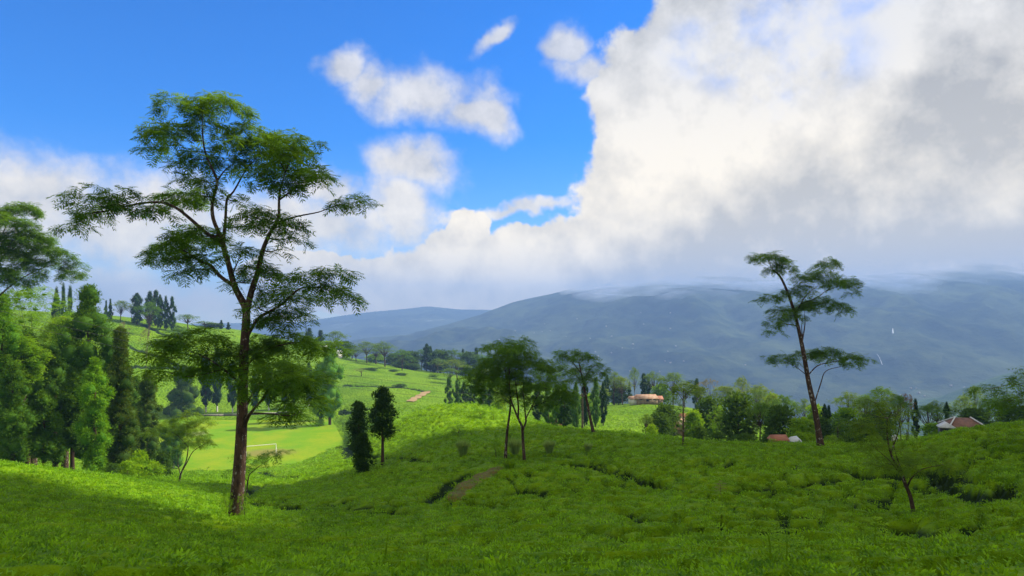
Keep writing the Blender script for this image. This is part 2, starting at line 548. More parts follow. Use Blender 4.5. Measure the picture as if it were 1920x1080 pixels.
def land(x, y):
    """ground height with the tea bushes' tables, and how much of a gap there is"""
    z = base_z(x, y)
    wx = x+(fbm(x/2.5, y/2.5, 2, 11)-.5)*1.6
    wy = y+(fbm(x/2.5, y/2.5, 2, 12)-.5)*1.6
    edge, rnd = cells(wx*.85, wy*1.15, 1.08, 1)
    px = 960+F*x/np.maximum(y, 7)
    amp = 0.32+0.38*np.clip((px-500)/900, 0, 1)
    amp = amp*np.clip((210-y)/90.0, 0.0, 1)
    tea = 1-pitch_k(x, y)
    sk = soil_k(x, y)
    tea = tea*(1-sk)
    kx = np.clip((px-850)/600, 0, 1)
    top = np.clip((edge-.02-.03*kx)/(0.24+.12*kx), 0, 1)
    top = top*top*(3-2*top)
    # neighbouring bushes often close up into one table
    closed = np.clip((fbm(x/3.1, y/3.1, 2, 21)-.56)*6*np.clip((1500-px)/900+.4, .3, 1), 0, 1)
    top = np.maximum(top, closed)
    lump = (fbm(x/0.55, y/0.55, 3, 31)-.5)*0.14*np.clip((90-y)/50.0, 0, 1)
    ln = lane(x, y)
    h = amp*(top-1)+lump+(rnd-.5)*0.14*np.clip((150-y)/80.0, 0, 1)
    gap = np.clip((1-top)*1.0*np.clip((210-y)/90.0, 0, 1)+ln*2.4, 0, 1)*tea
    z = z+h*tea-ln*(1-pitch_k(x, y))
    return z, gap, sk

# ------------------------------------------------------------------ setting materials
TEA_D, TEA_L = (0.062, 0.160, 0.003), (0.19, 0.32, 0.004)
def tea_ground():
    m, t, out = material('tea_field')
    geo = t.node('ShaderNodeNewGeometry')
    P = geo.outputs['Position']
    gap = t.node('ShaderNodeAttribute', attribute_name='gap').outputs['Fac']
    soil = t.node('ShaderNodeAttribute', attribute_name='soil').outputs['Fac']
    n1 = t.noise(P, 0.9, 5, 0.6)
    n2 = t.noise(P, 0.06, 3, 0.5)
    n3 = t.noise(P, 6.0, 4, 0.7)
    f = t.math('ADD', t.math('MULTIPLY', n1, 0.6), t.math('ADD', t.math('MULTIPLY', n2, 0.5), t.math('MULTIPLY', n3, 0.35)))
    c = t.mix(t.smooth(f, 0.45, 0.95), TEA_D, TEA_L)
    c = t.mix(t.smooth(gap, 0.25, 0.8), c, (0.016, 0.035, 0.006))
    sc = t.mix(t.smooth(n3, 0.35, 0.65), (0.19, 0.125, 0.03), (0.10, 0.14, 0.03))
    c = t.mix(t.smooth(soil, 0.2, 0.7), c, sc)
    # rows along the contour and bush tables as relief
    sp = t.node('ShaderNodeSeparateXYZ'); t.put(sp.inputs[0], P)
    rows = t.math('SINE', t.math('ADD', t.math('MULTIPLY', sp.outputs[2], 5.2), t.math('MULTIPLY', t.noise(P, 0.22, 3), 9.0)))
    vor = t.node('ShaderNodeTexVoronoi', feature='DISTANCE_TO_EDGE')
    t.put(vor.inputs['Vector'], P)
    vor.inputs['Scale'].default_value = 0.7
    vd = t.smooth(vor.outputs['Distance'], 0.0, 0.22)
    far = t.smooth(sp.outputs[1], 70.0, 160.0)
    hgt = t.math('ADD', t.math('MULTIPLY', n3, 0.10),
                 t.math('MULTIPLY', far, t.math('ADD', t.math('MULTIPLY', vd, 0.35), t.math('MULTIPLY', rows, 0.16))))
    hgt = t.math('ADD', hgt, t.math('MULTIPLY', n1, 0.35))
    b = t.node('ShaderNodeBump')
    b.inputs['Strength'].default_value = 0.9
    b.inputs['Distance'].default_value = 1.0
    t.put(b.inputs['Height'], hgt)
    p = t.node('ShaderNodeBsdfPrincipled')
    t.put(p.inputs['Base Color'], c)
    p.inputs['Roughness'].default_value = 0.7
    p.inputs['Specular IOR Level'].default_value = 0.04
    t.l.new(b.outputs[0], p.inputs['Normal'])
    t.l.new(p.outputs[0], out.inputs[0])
    return m
M_TEA = tea_ground()

def grid_mesh(X, Y, Z, name, mat, attrs=None, parent=None):
    nr, nc = X.shape
    g = Geo()
    idx = np.arange(nr*nc).reshape(nr, nc)
    q = np.stack([idx[:-1, :-1], idx[:-1, 1:], idx[1:, 1:], idx[1:, :-1]], -1).reshape(-1, 4)
    g.add(np.stack([X, Y, Z], -1).reshape(-1, 3), quads=q)
    o = g.build(name, mat, parent, smooth=True)
    for k, v in (attrs or {}).items():
        a = o.data.attributes.new(k, 'FLOAT', 'POINT')
        a.data.foreach_set('value', np.asarray(v, np.float32).ravel())
    return o

u_in = np.linspace(-0.92, 0.92, 760)
u = np.concatenate([np.linspace(-3.2, -0.95, 50), u_in, np.linspace(0.95, 3.2, 50)])
ys = np.concatenate([np.linspace(-60, 3.0, 40)[:-1], np.exp(np.linspace(math.log(3.0), math.log(620), 600))])
U, Y = np.meshgrid(u, ys)
X = U*np.sqrt(np.maximum(Y, 0)**2+8.0**2)
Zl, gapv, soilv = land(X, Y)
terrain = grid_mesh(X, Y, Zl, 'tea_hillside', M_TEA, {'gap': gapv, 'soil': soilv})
tag(terrain, kind='structure')

# ------------------------------------------------------------------ far valley and mountains
def mountain_mat(name, dark, light, scale):
    m, t, out = material(name)
    geo = t.node('ShaderNodeNewGeometry')
    n1 = t.noise(geo.outputs['Position'], scale, 8, 0.65)
    n2 = t.noise(geo.outputs['Position'], scale*0.16, 4, 0.5)
    f = t.smooth(t.math('ADD', t.math('MULTIPLY', n1, 0.7), t.math('MULTIPLY', n2, 0.6)), 0.45, 0.85)
    vo = t.node('ShaderNodeTexVoronoi')
    t.put(vo.inputs['Vector'], geo.outputs['Position'])
    vo.inputs['Scale'].default_value = 0.016
    vs = t.node('ShaderNodeSeparateXYZ'); t.put(vs.inputs[0], vo.outputs['Color'])
    fld = t.math('MULTIPLY', t.smooth(vs.outputs[0], 0.62, 0.9), t.smooth(n2, 0.45, 0.6))
    f = t.math('ADD', f, t.math('MULTIPLY', fld, 0.8))
    p = t.node('ShaderNodeBsdfPrincipled')
    t.put(p.inputs['Base Color'], t.mix(f, dark, light))
    p.inputs['Roughness'].default_value = 0.9
    p.inputs['Specular IOR Level'].default_value = 0.0
    b = t.node('ShaderNodeBump')
    b.inputs['Strength'].default_value = 1.0
    b.inputs['Distance'].default_value = 9.0
    t.put(b.inputs['Height'], n1)
    t.l.new(b.outputs[0], p.inputs['Normal'])
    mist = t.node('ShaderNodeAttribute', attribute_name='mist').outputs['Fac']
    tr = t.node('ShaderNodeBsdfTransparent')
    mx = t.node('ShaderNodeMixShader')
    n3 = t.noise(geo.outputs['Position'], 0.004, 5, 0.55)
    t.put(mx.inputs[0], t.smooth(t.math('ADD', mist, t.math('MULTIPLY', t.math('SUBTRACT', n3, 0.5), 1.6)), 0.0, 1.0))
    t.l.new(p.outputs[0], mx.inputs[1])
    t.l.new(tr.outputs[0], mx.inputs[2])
    t.l.new(mx.outputs[0], out.inputs[0])
    return m

def range_mesh(name, crest, foot, d0, d1, mat, px0, px1, rough, mistline=None, seed=1, ncol=420, nrow=150):
    pxs = np.linspace(px0, px1, ncol)
    ts = np.linspace(0, 1.25, nrow)
    cp = np.interp(pxs, [c[0] for c in crest], [c[1] for c in crest])
    fp = np.interp(pxs, [c[0] for c in foot], [c[1] for c in foot])
    PX, T = np.meshgrid(pxs, ts)
    D = d0+(d1-d0)*T
    zc = (HORIZ-cp)/F*d1
    zf = (HORIZ-fp)/F*d0
    prof = np.where(T < 1, T**0.9, 1-(T-1)*1.6)
    X_ = (PX-960)/F*D
    ridg = 1-np.abs(2*fbm(X_/520.0+D/1400.0, D/700.0, 5, seed)-1)
    fine = fbm(X_/95.0, D/95.0, 4, seed+3)-.5
    env = np.sin(np.clip(T, 0, 1)*math.pi)**0.8
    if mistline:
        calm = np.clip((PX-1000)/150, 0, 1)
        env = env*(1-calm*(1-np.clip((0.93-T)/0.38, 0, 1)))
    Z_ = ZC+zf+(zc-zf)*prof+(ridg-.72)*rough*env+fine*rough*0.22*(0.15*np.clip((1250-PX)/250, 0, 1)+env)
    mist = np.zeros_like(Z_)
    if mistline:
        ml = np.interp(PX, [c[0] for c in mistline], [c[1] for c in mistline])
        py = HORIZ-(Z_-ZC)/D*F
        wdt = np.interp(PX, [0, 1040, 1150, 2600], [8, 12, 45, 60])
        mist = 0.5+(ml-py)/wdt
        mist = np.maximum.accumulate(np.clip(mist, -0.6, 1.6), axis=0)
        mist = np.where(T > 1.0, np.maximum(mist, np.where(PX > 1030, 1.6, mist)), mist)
    return tag(grid_mesh(X_, D, Z_, name, mat, {'mist': mist}), kind='structure')

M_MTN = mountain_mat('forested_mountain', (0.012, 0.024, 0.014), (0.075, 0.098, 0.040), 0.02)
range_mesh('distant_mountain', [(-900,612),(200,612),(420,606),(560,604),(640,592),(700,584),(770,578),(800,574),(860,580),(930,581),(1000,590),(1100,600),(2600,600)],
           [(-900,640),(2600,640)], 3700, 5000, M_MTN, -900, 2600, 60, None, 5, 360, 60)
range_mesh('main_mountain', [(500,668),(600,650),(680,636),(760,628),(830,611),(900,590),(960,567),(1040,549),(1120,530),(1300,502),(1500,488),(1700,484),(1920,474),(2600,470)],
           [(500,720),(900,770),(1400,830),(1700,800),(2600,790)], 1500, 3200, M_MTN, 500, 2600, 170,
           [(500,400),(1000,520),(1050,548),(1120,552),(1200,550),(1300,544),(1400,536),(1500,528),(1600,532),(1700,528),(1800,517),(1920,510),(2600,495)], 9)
M_SPUR = mountain_mat('near_spur', (0.03, 0.06, 0.015), (0.10, 0.16, 0.03), 0.05)
range_mesh('valley_spur', [(1480,800),(1600,775),(1700,758),(1760,745),(1820,722),(1870,705),(1930,690),(2100,650),(2600,620)],
           [(1480,860),(2600,860)], 1000, 1500, M_SPUR, 1480, 2600, 34, None, 15, 220, 80)
# valley floor under everything, out to the horizon
g = Geo()
g.add([(-4600,-3400,ZC-345),(4600,-3400,ZC-345),(4600,6200,ZC-345),(-4600,6200,ZC-345)], quads=[(0,1,2,3)])
tag(g.build('valley_floor', plain('valley_forest', (0.03,0.06,0.02), 0.9, (0.05,0.08,0.03), 0.02)), kind='structure')

# ------------------------------------------------------------------ playing field, path
def pitch_mat():
    m, t, out = material('mown_grass')
    geo = t.node('ShaderNodeNewGeometry')
    n1 = t.noise(geo.outputs['Position'], 0.12, 4, 0.6)
    n2 = t.noise(geo.outputs['Position'], 1.6, 4, 0.6)
    c = t.mix(t.smooth(t.math('ADD', t.math('MULTIPLY', n1, .7), t.math('MULTIPLY', n2, .3)), 0.4, 0.62), (0.135, 0.285, 0.003), (0.23, 0.31, 0.006))
    c = t.mix(t.smooth(t.noise(geo.outputs['Position'], 0.3, 5, 0.7), 0.66, 0.74), c, (0.22, 0.18, 0.06))
    dg = t.vmath('LENGTH', t.vmath('MULTIPLY', t.vmath('SUBTRACT', geo.outputs['Position'], (-55.5, 155.5, PITCH_Z)), (0.16, 0.2, 0)), out=1)
    wear = t.smooth(t.math('ADD', dg, t.math('MULTIPLY', t.math('SUBTRACT', n2, 0.5), 1.2)), 0.5, 1.3, 0.85, 0.0)
    c = t.mix(wear, c, (0.23, 0.20, 0.05))
    dg = t.vmath('LENGTH', t.vmath('MULTIPLY', t.vmath('SUBTRACT', geo.outputs['Position'], (-84, 181, PITCH_Z)), (0.25, 0.2, 0)), out=1)
    wet = t.smooth(t.math('ADD', dg, t.math('MULTIPLY', t.math('SUBTRACT', n2, 0.5), 1.0)), 0.5, 1.0, 0.8, 0.0)
    c = t.mix(wet, c, (0.22, 0.24, 0.10))
    p = t.node('ShaderNodeBsdfPrincipled')
    t.put(p.inputs['Base Color'], c)
    p.inputs['Roughness'].default_value = 0.8
    p.inputs['Specular IOR Level'].default_value = 0.1
    t.l.new(p.outputs[0], out.inputs[0])
    return m
pv, pd_ = np.meshgrid(np.linspace(-1, 1, 40), np.linspace(134, 206, 40))
pxg = 470+(172-pd_)*0.6+pv*172
o = grid_mesh((pxg-960)/F*pd_, pd_, np.full_like(pd_, PITCH_Z-0.2), 'playing_field', pitch_mat())
tag(o, kind='structure')

def ribbon(name, pts, width, mat, lift=0.06):
    P = np.array([ground_at(*p) if len(p) == 2 else gz(p[0], p[2]) for p in pts])
    n = 40
    tt = np.linspace(0, len(P)-1, n)
    C = np.stack([np.interp(tt, np.arange(len(P)), P[:, k]) for k in range(3)], 1)
    tan = unit(np.gradient(C, axis=0)); tan[:, 2] = 0; tan = unit(tan)
    sd = np.stack([-tan[:, 1], tan[:, 0], np.zeros(n)], 1)
    rows = []
    for k in np.linspace(-1, 1, 5):
        q = C+sd*k*width/2*(1+0.25*np.sin(tt*5+k)[:, None])
        z, _, _ = land(q[:, 0], q[:, 1])
        q[:, 2] = z+lift+0.05*(1-k*k)
        rows.append(q)
    A = np.stack(rows, 1)
    return tag(grid_mesh(A[..., 0], A[..., 1], A[..., 2], name, mat), kind='structure')
M_DIRT = plain('dirt', (0.36, 0.24, 0.10), 0.9, (0.28, 0.20, 0.11), 0.8)
ribbon('dirt_path', [(770,754),(776,749),(783,746),(790,742),(797,738),(803,734)], 2.4, M_DIRT, 0.25)
ribbon('dirt_track', [(1035,795,0),(1042,792),(1050,799)][1:] , 2.5, plain('red_soil', (0.42,0.16,0.05), 0.9), 0.25)

# ------------------------------------------------------------------ leaves of the tea (ground cover)
M_LEAF = foliage('tea_leaf', (0.040, 0.130, 0.005), (0.30, 0.56, 0.008), 0.38, (0.44, 0.72, 0.008), 0.45, 0.13, 0.5, 0.7)
def tuft(n, rad, L, Wd, up=0.75, seed=0):
    g = Geo()
    r = rad*np.sqrt(rng.random(n)); th = rng.random(n)*2*math.pi
    P = np.stack([r*np.cos(th), r*np.sin(th), -0.06-0.25*(r/rad)**2*rad+rng.normal(0, .02, n)], 1)
    D = np.stack([np.cos(th)*.6, np.sin(th)*.6, np.full(n, up)], 1)+rng.normal(0, .42, (n, 3))
    D[:, 2] = np.abs(D[:, 2])
    N = np.stack([-D[:, 0], -D[:, 1], np.full(n, 1.0)], 1)+rng.normal(0, .3, (n, 3))
    g.leaves(P, D, N, L*rng.uniform(.7, 1.25, n), Wd*rng.uniform(.8, 1.2, n), np.clip(rng.normal(.45, .28, n), 0, 1))
    return g.build('tea_leaf_tuft', M_LEAF, 'unlinked')
TUFTS = [tuft(34, 0.19, 0.062, 0.030, .55), tuft(30, 0.17, 0.07, 0.032, 0.7), tuft(36, 0.2, 0.055, 0.030, 0.4), tuft(26, .18, .08, .030, .9)]

def scatter(name, protos, pts, rot, scl, pick, extra_mat=None):
    me = bpy.data.meshes.new(name)
    me.vertices.add(len(pts))
    me.vertices.foreach_set('co', pts.astype(np.float32).ravel())
    a = me.attributes.new('rot', 'FLOAT_VECTOR', 'POINT'); a.data.foreach_set('vector', rot.astype(np.float32).ravel())
    a = me.attributes.new('scl', 'FLOAT', 'POINT'); a.data.foreach_set('value', scl.astype(np.float32))
    a = me.attributes.new('pick', 'INT', 'POINT'); a.data.foreach_set('value', pick.astype(np.int32))
    o = bpy.data.objects.new(name, me)
    col.objects.link(o)
    ng = bpy.data.node_groups.new(name, 'GeometryNodeTree')
    ng.interface.new_socket('Geometry', in_out='INPUT', socket_type='NodeSocketGeometry')
    ng.interface.new_socket('Geometry', in_out='OUTPUT', socket_type='NodeSocketGeometry')
    gi, go = ng.nodes.new('NodeGroupInput'), ng.nodes.new('NodeGroupOutput')
    ip = ng.nodes.new('GeometryNodeInstanceOnPoints')
    gt = ng.nodes.new('GeometryNodeGeometryToInstance')
    for p in reversed(protos):
        oi = ng.nodes.new('GeometryNodeObjectInfo')
        oi.inputs['Object'].default_value = p
        ng.links.new(oi.outputs['Geometry'], gt.inputs[0])
    def attr(nm, dt):
        n = ng.nodes.new('GeometryNodeInputNamedAttribute')
        n.data_type = dt
        n.inputs['Name'].default_value = nm
        return n.outputs['Attribute']
    ng.links.new(gi.outputs[0], ip.inputs['Points'])
    ng.links.new(gt.outputs[0], ip.inputs['Instance'])
    ip.inputs['Pick Instance'].default_value = True
    ng.links.new(attr('pick', 'INT'), ip.inputs['Instance Index'])
    er = ng.nodes.new('FunctionNodeEulerToRotation')
    ng.links.new(attr('rot', 'FLOAT_VECTOR'), er.inputs[0])
    ng.links.new(er.outputs[0], ip.inputs['Rotation'])
    ng.links.new(attr('scl', 'FLOAT'), ip.inputs['Scale'])
    ng.links.new(ip.outputs[0], go.inputs[0])
    md = o.modifiers.new('scatter', 'NODES')
    md.node_group = ng
    return o

XY = []; SC = []
for y0, y1, dens, sc in ((3.2, 9, 70, .95), (9, 18, 52, 1.0), (18, 32, 36, 1.15), (32, 52, 22, 1.4), (52, 85, 9, 2.0), (85, 130, 3.2, 2.9), (130, 210, .9, 4.2)):
    hw = 0.80
    n = int(dens*(hw*(y1*y1-y0*y0)+6*(y1-y0)))
    yy = np.sqrt(rng.uniform(y0*y0, y1*y1, n))
    xx = rng.uniform(-1, 1, n)*(hw*yy+3)
    XY.append(np.stack([xx, yy], 1)); SC.append(np.full(n, sc)*rng.uniform(.8, 1.25, n))
XY = np.concatenate(XY); SC = np.concatenate(SC)
tz, tgap, tsoil = land(XY[:, 0], XY[:, 1])
keep = (rng.random(len(XY)) > tgap*1.6) & (rng.random(len(XY)) > tsoil*.85) & (pitch_k(XY[:, 0], XY[:, 1]) < .5)
XY, SC, tz = XY[keep], SC[keep], tz[keep]
n = len(XY)
rot = np.stack([rng.normal(0, .22, n), rng.normal(0, .22, n), rng.uniform(0, 6.28, n)], 1)
o = scatter('tea_bushes', TUFTS, np.stack([XY[:, 0], XY[:, 1], tz+rng.normal(0, .055, n)*SC], 1), rot, SC, rng.integers(0, len(TUFTS), n))
tag(o, 'close plucked green tea bushes covering the slopes', 'tea bushes', kind='stuff')
print('tea tufts', n)

# ------------------------------------------------------------------ the cloud added out of view, outlined to shade the near slopes
def shade_cloud_overhead():
    shade = [(-700,1000),(-300,905),(-120,892),(0,881),(60,890),(120,903),(180,922),(240,943),(300,956),(370,970),(440,985),(462,960),(446,940),
             (400,926),(350,918),(300,911),(270,906),(330,905),(400,905),(470,905),(540,906),(600,904),(635,893),(660,872),(700,852),(750,836),(800,820),(860,806),(920,800),(980,797),(1040,799)]
    pts = []
    for px, py in shade:
        lo = 7 if px < -100 else (18 if px < 300 else 22)
        pts.append(ground_at(px, py, lo, 66 if px < 640 else 92))
    pts[15:24] = [gz(280, 58.5), gz(330, 59), gz(400, 59.5), gz(470, 59.5), gz(540, 60), gz(600, 60.5), gz(635, 61.5), gz(660, 62.5), gz(700, 64)]
    pts[11:15] = [gz(462, 33), gz(446, 38), gz(400, 43), gz(330, 50)]
    pts += [gz(1070, 76), gz(1150, 80), gz(1250, 84), gz(1330, 96), gz(1450, 128), gz(1600, 150), gz(1800, 165), gz(2100, 160), gz(2500, 120), gz(2500, 40), np.array([40., 4, ZC-1.7]), np.array([25., -30, ZC-2]), np.array([-25., -30, ZC-2])]
    H = ZC+336
    P = np.array([p+S*((H-p[2])/S[2]) for p in pts])[:, :2]
    lo, hi = P.min(0)-3, P.max(0)+3
    st = 1.0
    gx, gy = np.arange(lo[0], hi[0], st), np.arange(lo[1], hi[1], st)
    X, Y = np.meshgrid(gx, gy)
    inside = np.zeros(X.shape, bool); dist = np.full(X.shape, 1e9)
    for (ax, ay), (bx, by) in zip(P, np.roll(P, -1, 0)):
        c = ((ay > Y) != (by > Y)) & (X < (bx-ax)*(Y-ay)/(by-ay+1e-12)+ax)
        inside ^= c
        vx, vy = bx-ax, by-ay
        t = np.clip(((X-ax)*vx+(Y-ay)*vy)/(vx*vx+vy*vy+1e-9), 0, 1)
        dist = np.minimum(dist, np.hypot(X-ax-t*vx, Y-ay-t*vy))
    sd = np.where(inside, dist, -dist)+(fbm(X/7, Y/7, 4, 91)-.5)*3.0
    ok = sd > 0
    th = np.clip(sd, 0, None)
    th = 26*(1-np.exp(-th*0.55/26))+np.minimum(th*.2, 3)*(fbm(X/9, Y/9, 4, 95)-.2)
    idx = -np.ones(X.shape, int); idx[ok] = np.arange(ok.sum())
    nn = ok.sum()
    quad = ok[:-1, :-1] & ok[1:, :-1] & ok[1:, 1:] & ok[:-1, 1:]
    q = np.stack([idx[:-1, :-1], idx[:-1, 1:], idx[1:, 1:], idx[1:, :-1]], -1)[quad]
    g = Geo()
    g.add(np.stack([X[ok], Y[ok], H+th[ok]], 1), quads=q)
    g.add(np.stack([X[ok], Y[ok], H-0.25*th[ok]-.02], 1), quads=q[:, ::-1])
    m, t, out = material('shade_cloud_white')
    p = t.node('ShaderNodeBsdfDiffuse')
    p.inputs[0].default_value = (.9, .9, .9, 1)
    t.l.new(p.outputs[0], out.inputs[0])
    tag(g.build('shade_cloud', m, smooth=True), 'unseen white shade caster added above the near tea slopes', 'shade_cloud', kind='stuff')
shade_cloud_overhead()

# ------------------------------------------------------------------ trees
def bark(name, c, c2, lichen=None, scale=7.0):
    m, t, out = material(name)
    geo = t.node('ShaderNodeNewGeometry')
    P = geo.outputs['Position']
    v = t.vmath('MULTIPLY', P, (1, 1, 0.35))
    n1 = t.noise(v, scale, 6, 0.7)
    cc = t.mix(t.smooth(n1, 0.35, 0.65), c2, c)
    if lichen:
        n2 = t.noise(t.vmath('MULTIPLY', P, (1, 1, 0.6)), 5.5, 5, 0.75)
        cc = t.mix(t.smooth(n2, 0.56, 0.64), cc, lichen)
    p = t.node('ShaderNodeBsdfPrincipled')
    t.put(p.inputs['Base Color'], cc)
    p.inputs['Roughness'].default_value = 0.9
    p.inputs['Specular IOR Level'].default_value = 0.15
    b = t.node('ShaderNodeBump')
    b.inputs['Strength'].default_value = 0.8
    b.inputs['Distance'].default_value = 0.04
    t.put(b.inputs['Height'], n1)
    t.l.new(b.outputs[0], p.inputs['Normal'])
    t.l.new(p.outputs[0], out.inputs[0])
    return m
B_ALB = bark('albizia_bark', (0.105, 0.062, 0.038), (0.038, 0.024, 0.018), (0.36, 0.33, 0.28))
B_CON = bark('conifer_bark', (0.10, 0.060, 0.036), (0.045, 0.028, 0.02))
B_LIME = plain('limewash', (0.75, 0.73, 0.68), 0.9, (0.6, 0.56, 0.5), 4)
L_ALB = foliage('albizia_leaf', (0.036, 0.105, 0.010), (0.145, 0.285, 0.016), 0.42, (0.24, 0.42, 0.012))
L_ALB2 = foliage('albizia_leaf_pale', (0.065, 0.15, 0.012), (0.19, 0.31, 0.018), 0.42, (0.30, 0.42, 0.012))
L_ALBY = foliage('albizia_leaf_yellow', (0.08, 0.16, 0.010), (0.22, 0.31, 0.014), 0.45, (0.36, 0.44, 0.012))
L_RED = foliage('reddish_leaf', (0.10, 0.07, 0.012), (0.24, 0.11, 0.02), 0.4, (0.4, 0.16, 0.02))
L_DRY = foliage('sparse_dry_leaf', (0.12, 0.14, 0.04), (0.26, 0.22, 0.10), 0.4)
L_CON = foliage('conifer_needle', (0.038, 0.112, 0.012), (0.140, 0.274, 0.014), 0.28, (0.232, 0.385, 0.010), 0.6, 0.06)
L_CONB = foliage('conifer_needle_bright', (0.065, 0.203, 0.014), (0.244, 0.446, 0.014), 0.3, (0.372, 0.608, 0.010), 0.6, 0.06)
L_COND = foliage('conifer_needle_dark', (0.017, 0.051, 0.010), (0.053, 0.112, 0.014), 0.22, (0.078, 0.150, 0.010), 0.6, 0.06)
L_CONR = foliage('conifer_needle_brownish', (0.030, 0.085, 0.010), (0.135, 0.185, 0.020), 0.28, (0.20, 0.27, 0.016), 0.6, 0.06)
L_BRO = foliage('broad_leaf', (0.060, 0.172, 0.010), (0.252, 0.440, 0.012), 0.4, (0.443, 0.684, 0.010))
L_BROD = foliage('broad_leaf_dark', (0.031, 0.083, 0.012), (0.101, 0.188, 0.018), 0.35, (0.155, 0.270, 0.014))
L_BROY = foliage('broad_leaf_bright', (0.093, 0.225, 0.008), (0.279, 0.480, 0.012), 0.42, (0.496, 0.690, 0.010))
L_GRASS = foliage('grass_blade', (0.16, 0.30, 0.08), (0.36, 0.52, 0.18), 0.4)

def smooth_line(P, n=None):
    """Catmull-Rom through the points"""
    P = np.asarray(P, float)
    if len(P) < 3:
        t = np.linspace(0, 1, 4)[:, None]
        return P[0]*(1-t)+P[-1]*t
    Q = np.vstack([2*P[0]-P[1], P, 2*P[-1]-P[-2]])
    out = []
    for i in range(len(P)-1):
        p0, p1, p2, p3 = Q[i:i+4]
        for t in np.linspace(0, 1, 5)[:-1]:
            out.append(0.5*((2*p1)+(-p0+p2)*t+(2*p0-5*p1+4*p2-p3)*t*t+(-p0+3*p1-3*p2+p3)*t**3))
    out.append(P[-1])
    return np.array(out)

def pad_fronds(g, c, rx, rd, rz, n, L, K, pw, rs, droop=0.35, per=8):
    """a layer of foliage: sprays of compound leaves, each spray round the tip of its own twig"""
    m = max(4, int(n/per))
    q = rs.uniform(0, 6.28, 3)
    r = np.sqrt((np.arange(m)+rs.uniform(.2, .8, m))/m); th = np.arange(m)*2.39996+rs.normal(0, .45, m)
    lob = 1+.12*np.sin(2*th+q[0])+.12*np.sin(3*th+q[1])
    C = np.stack([r*lob*np.cos(th)*rx*.88, r*lob*np.sin(th)*rd*.88, rz*(.55-r**2*1.15)+rs.normal(0, .30, m)*rz], 1)+c
    k = rs.integers(int(per*.6), int(per*1.5)+1, m)
    idx = np.repeat(np.arange(m), k)
    nn = len(idx)
    ph = rs.uniform(0, 6.28, nn)
    out = np.stack([np.cos(th), np.sin(th)], 1)[idx]*(.25+.75*r[idx])[:, None]
    D = np.stack([np.cos(ph)*.8+out[:, 0]*.7, np.sin(ph)*.8+out[:, 1]*.7, rs.normal(.05, .28, nn)-.22*r[idx]], 1)
    P = C[idx]+rs.normal(0, .10, (nn, 3))*L
    ct = np.clip(rs.normal(.45, .26, m), 0, 1)[idx]
    g.fronds(P, D, L*rs.uniform(.6, 1.25, nn), K, np.clip(ct+rs.normal(0, .14, nn), 0, 1), droop, pw)

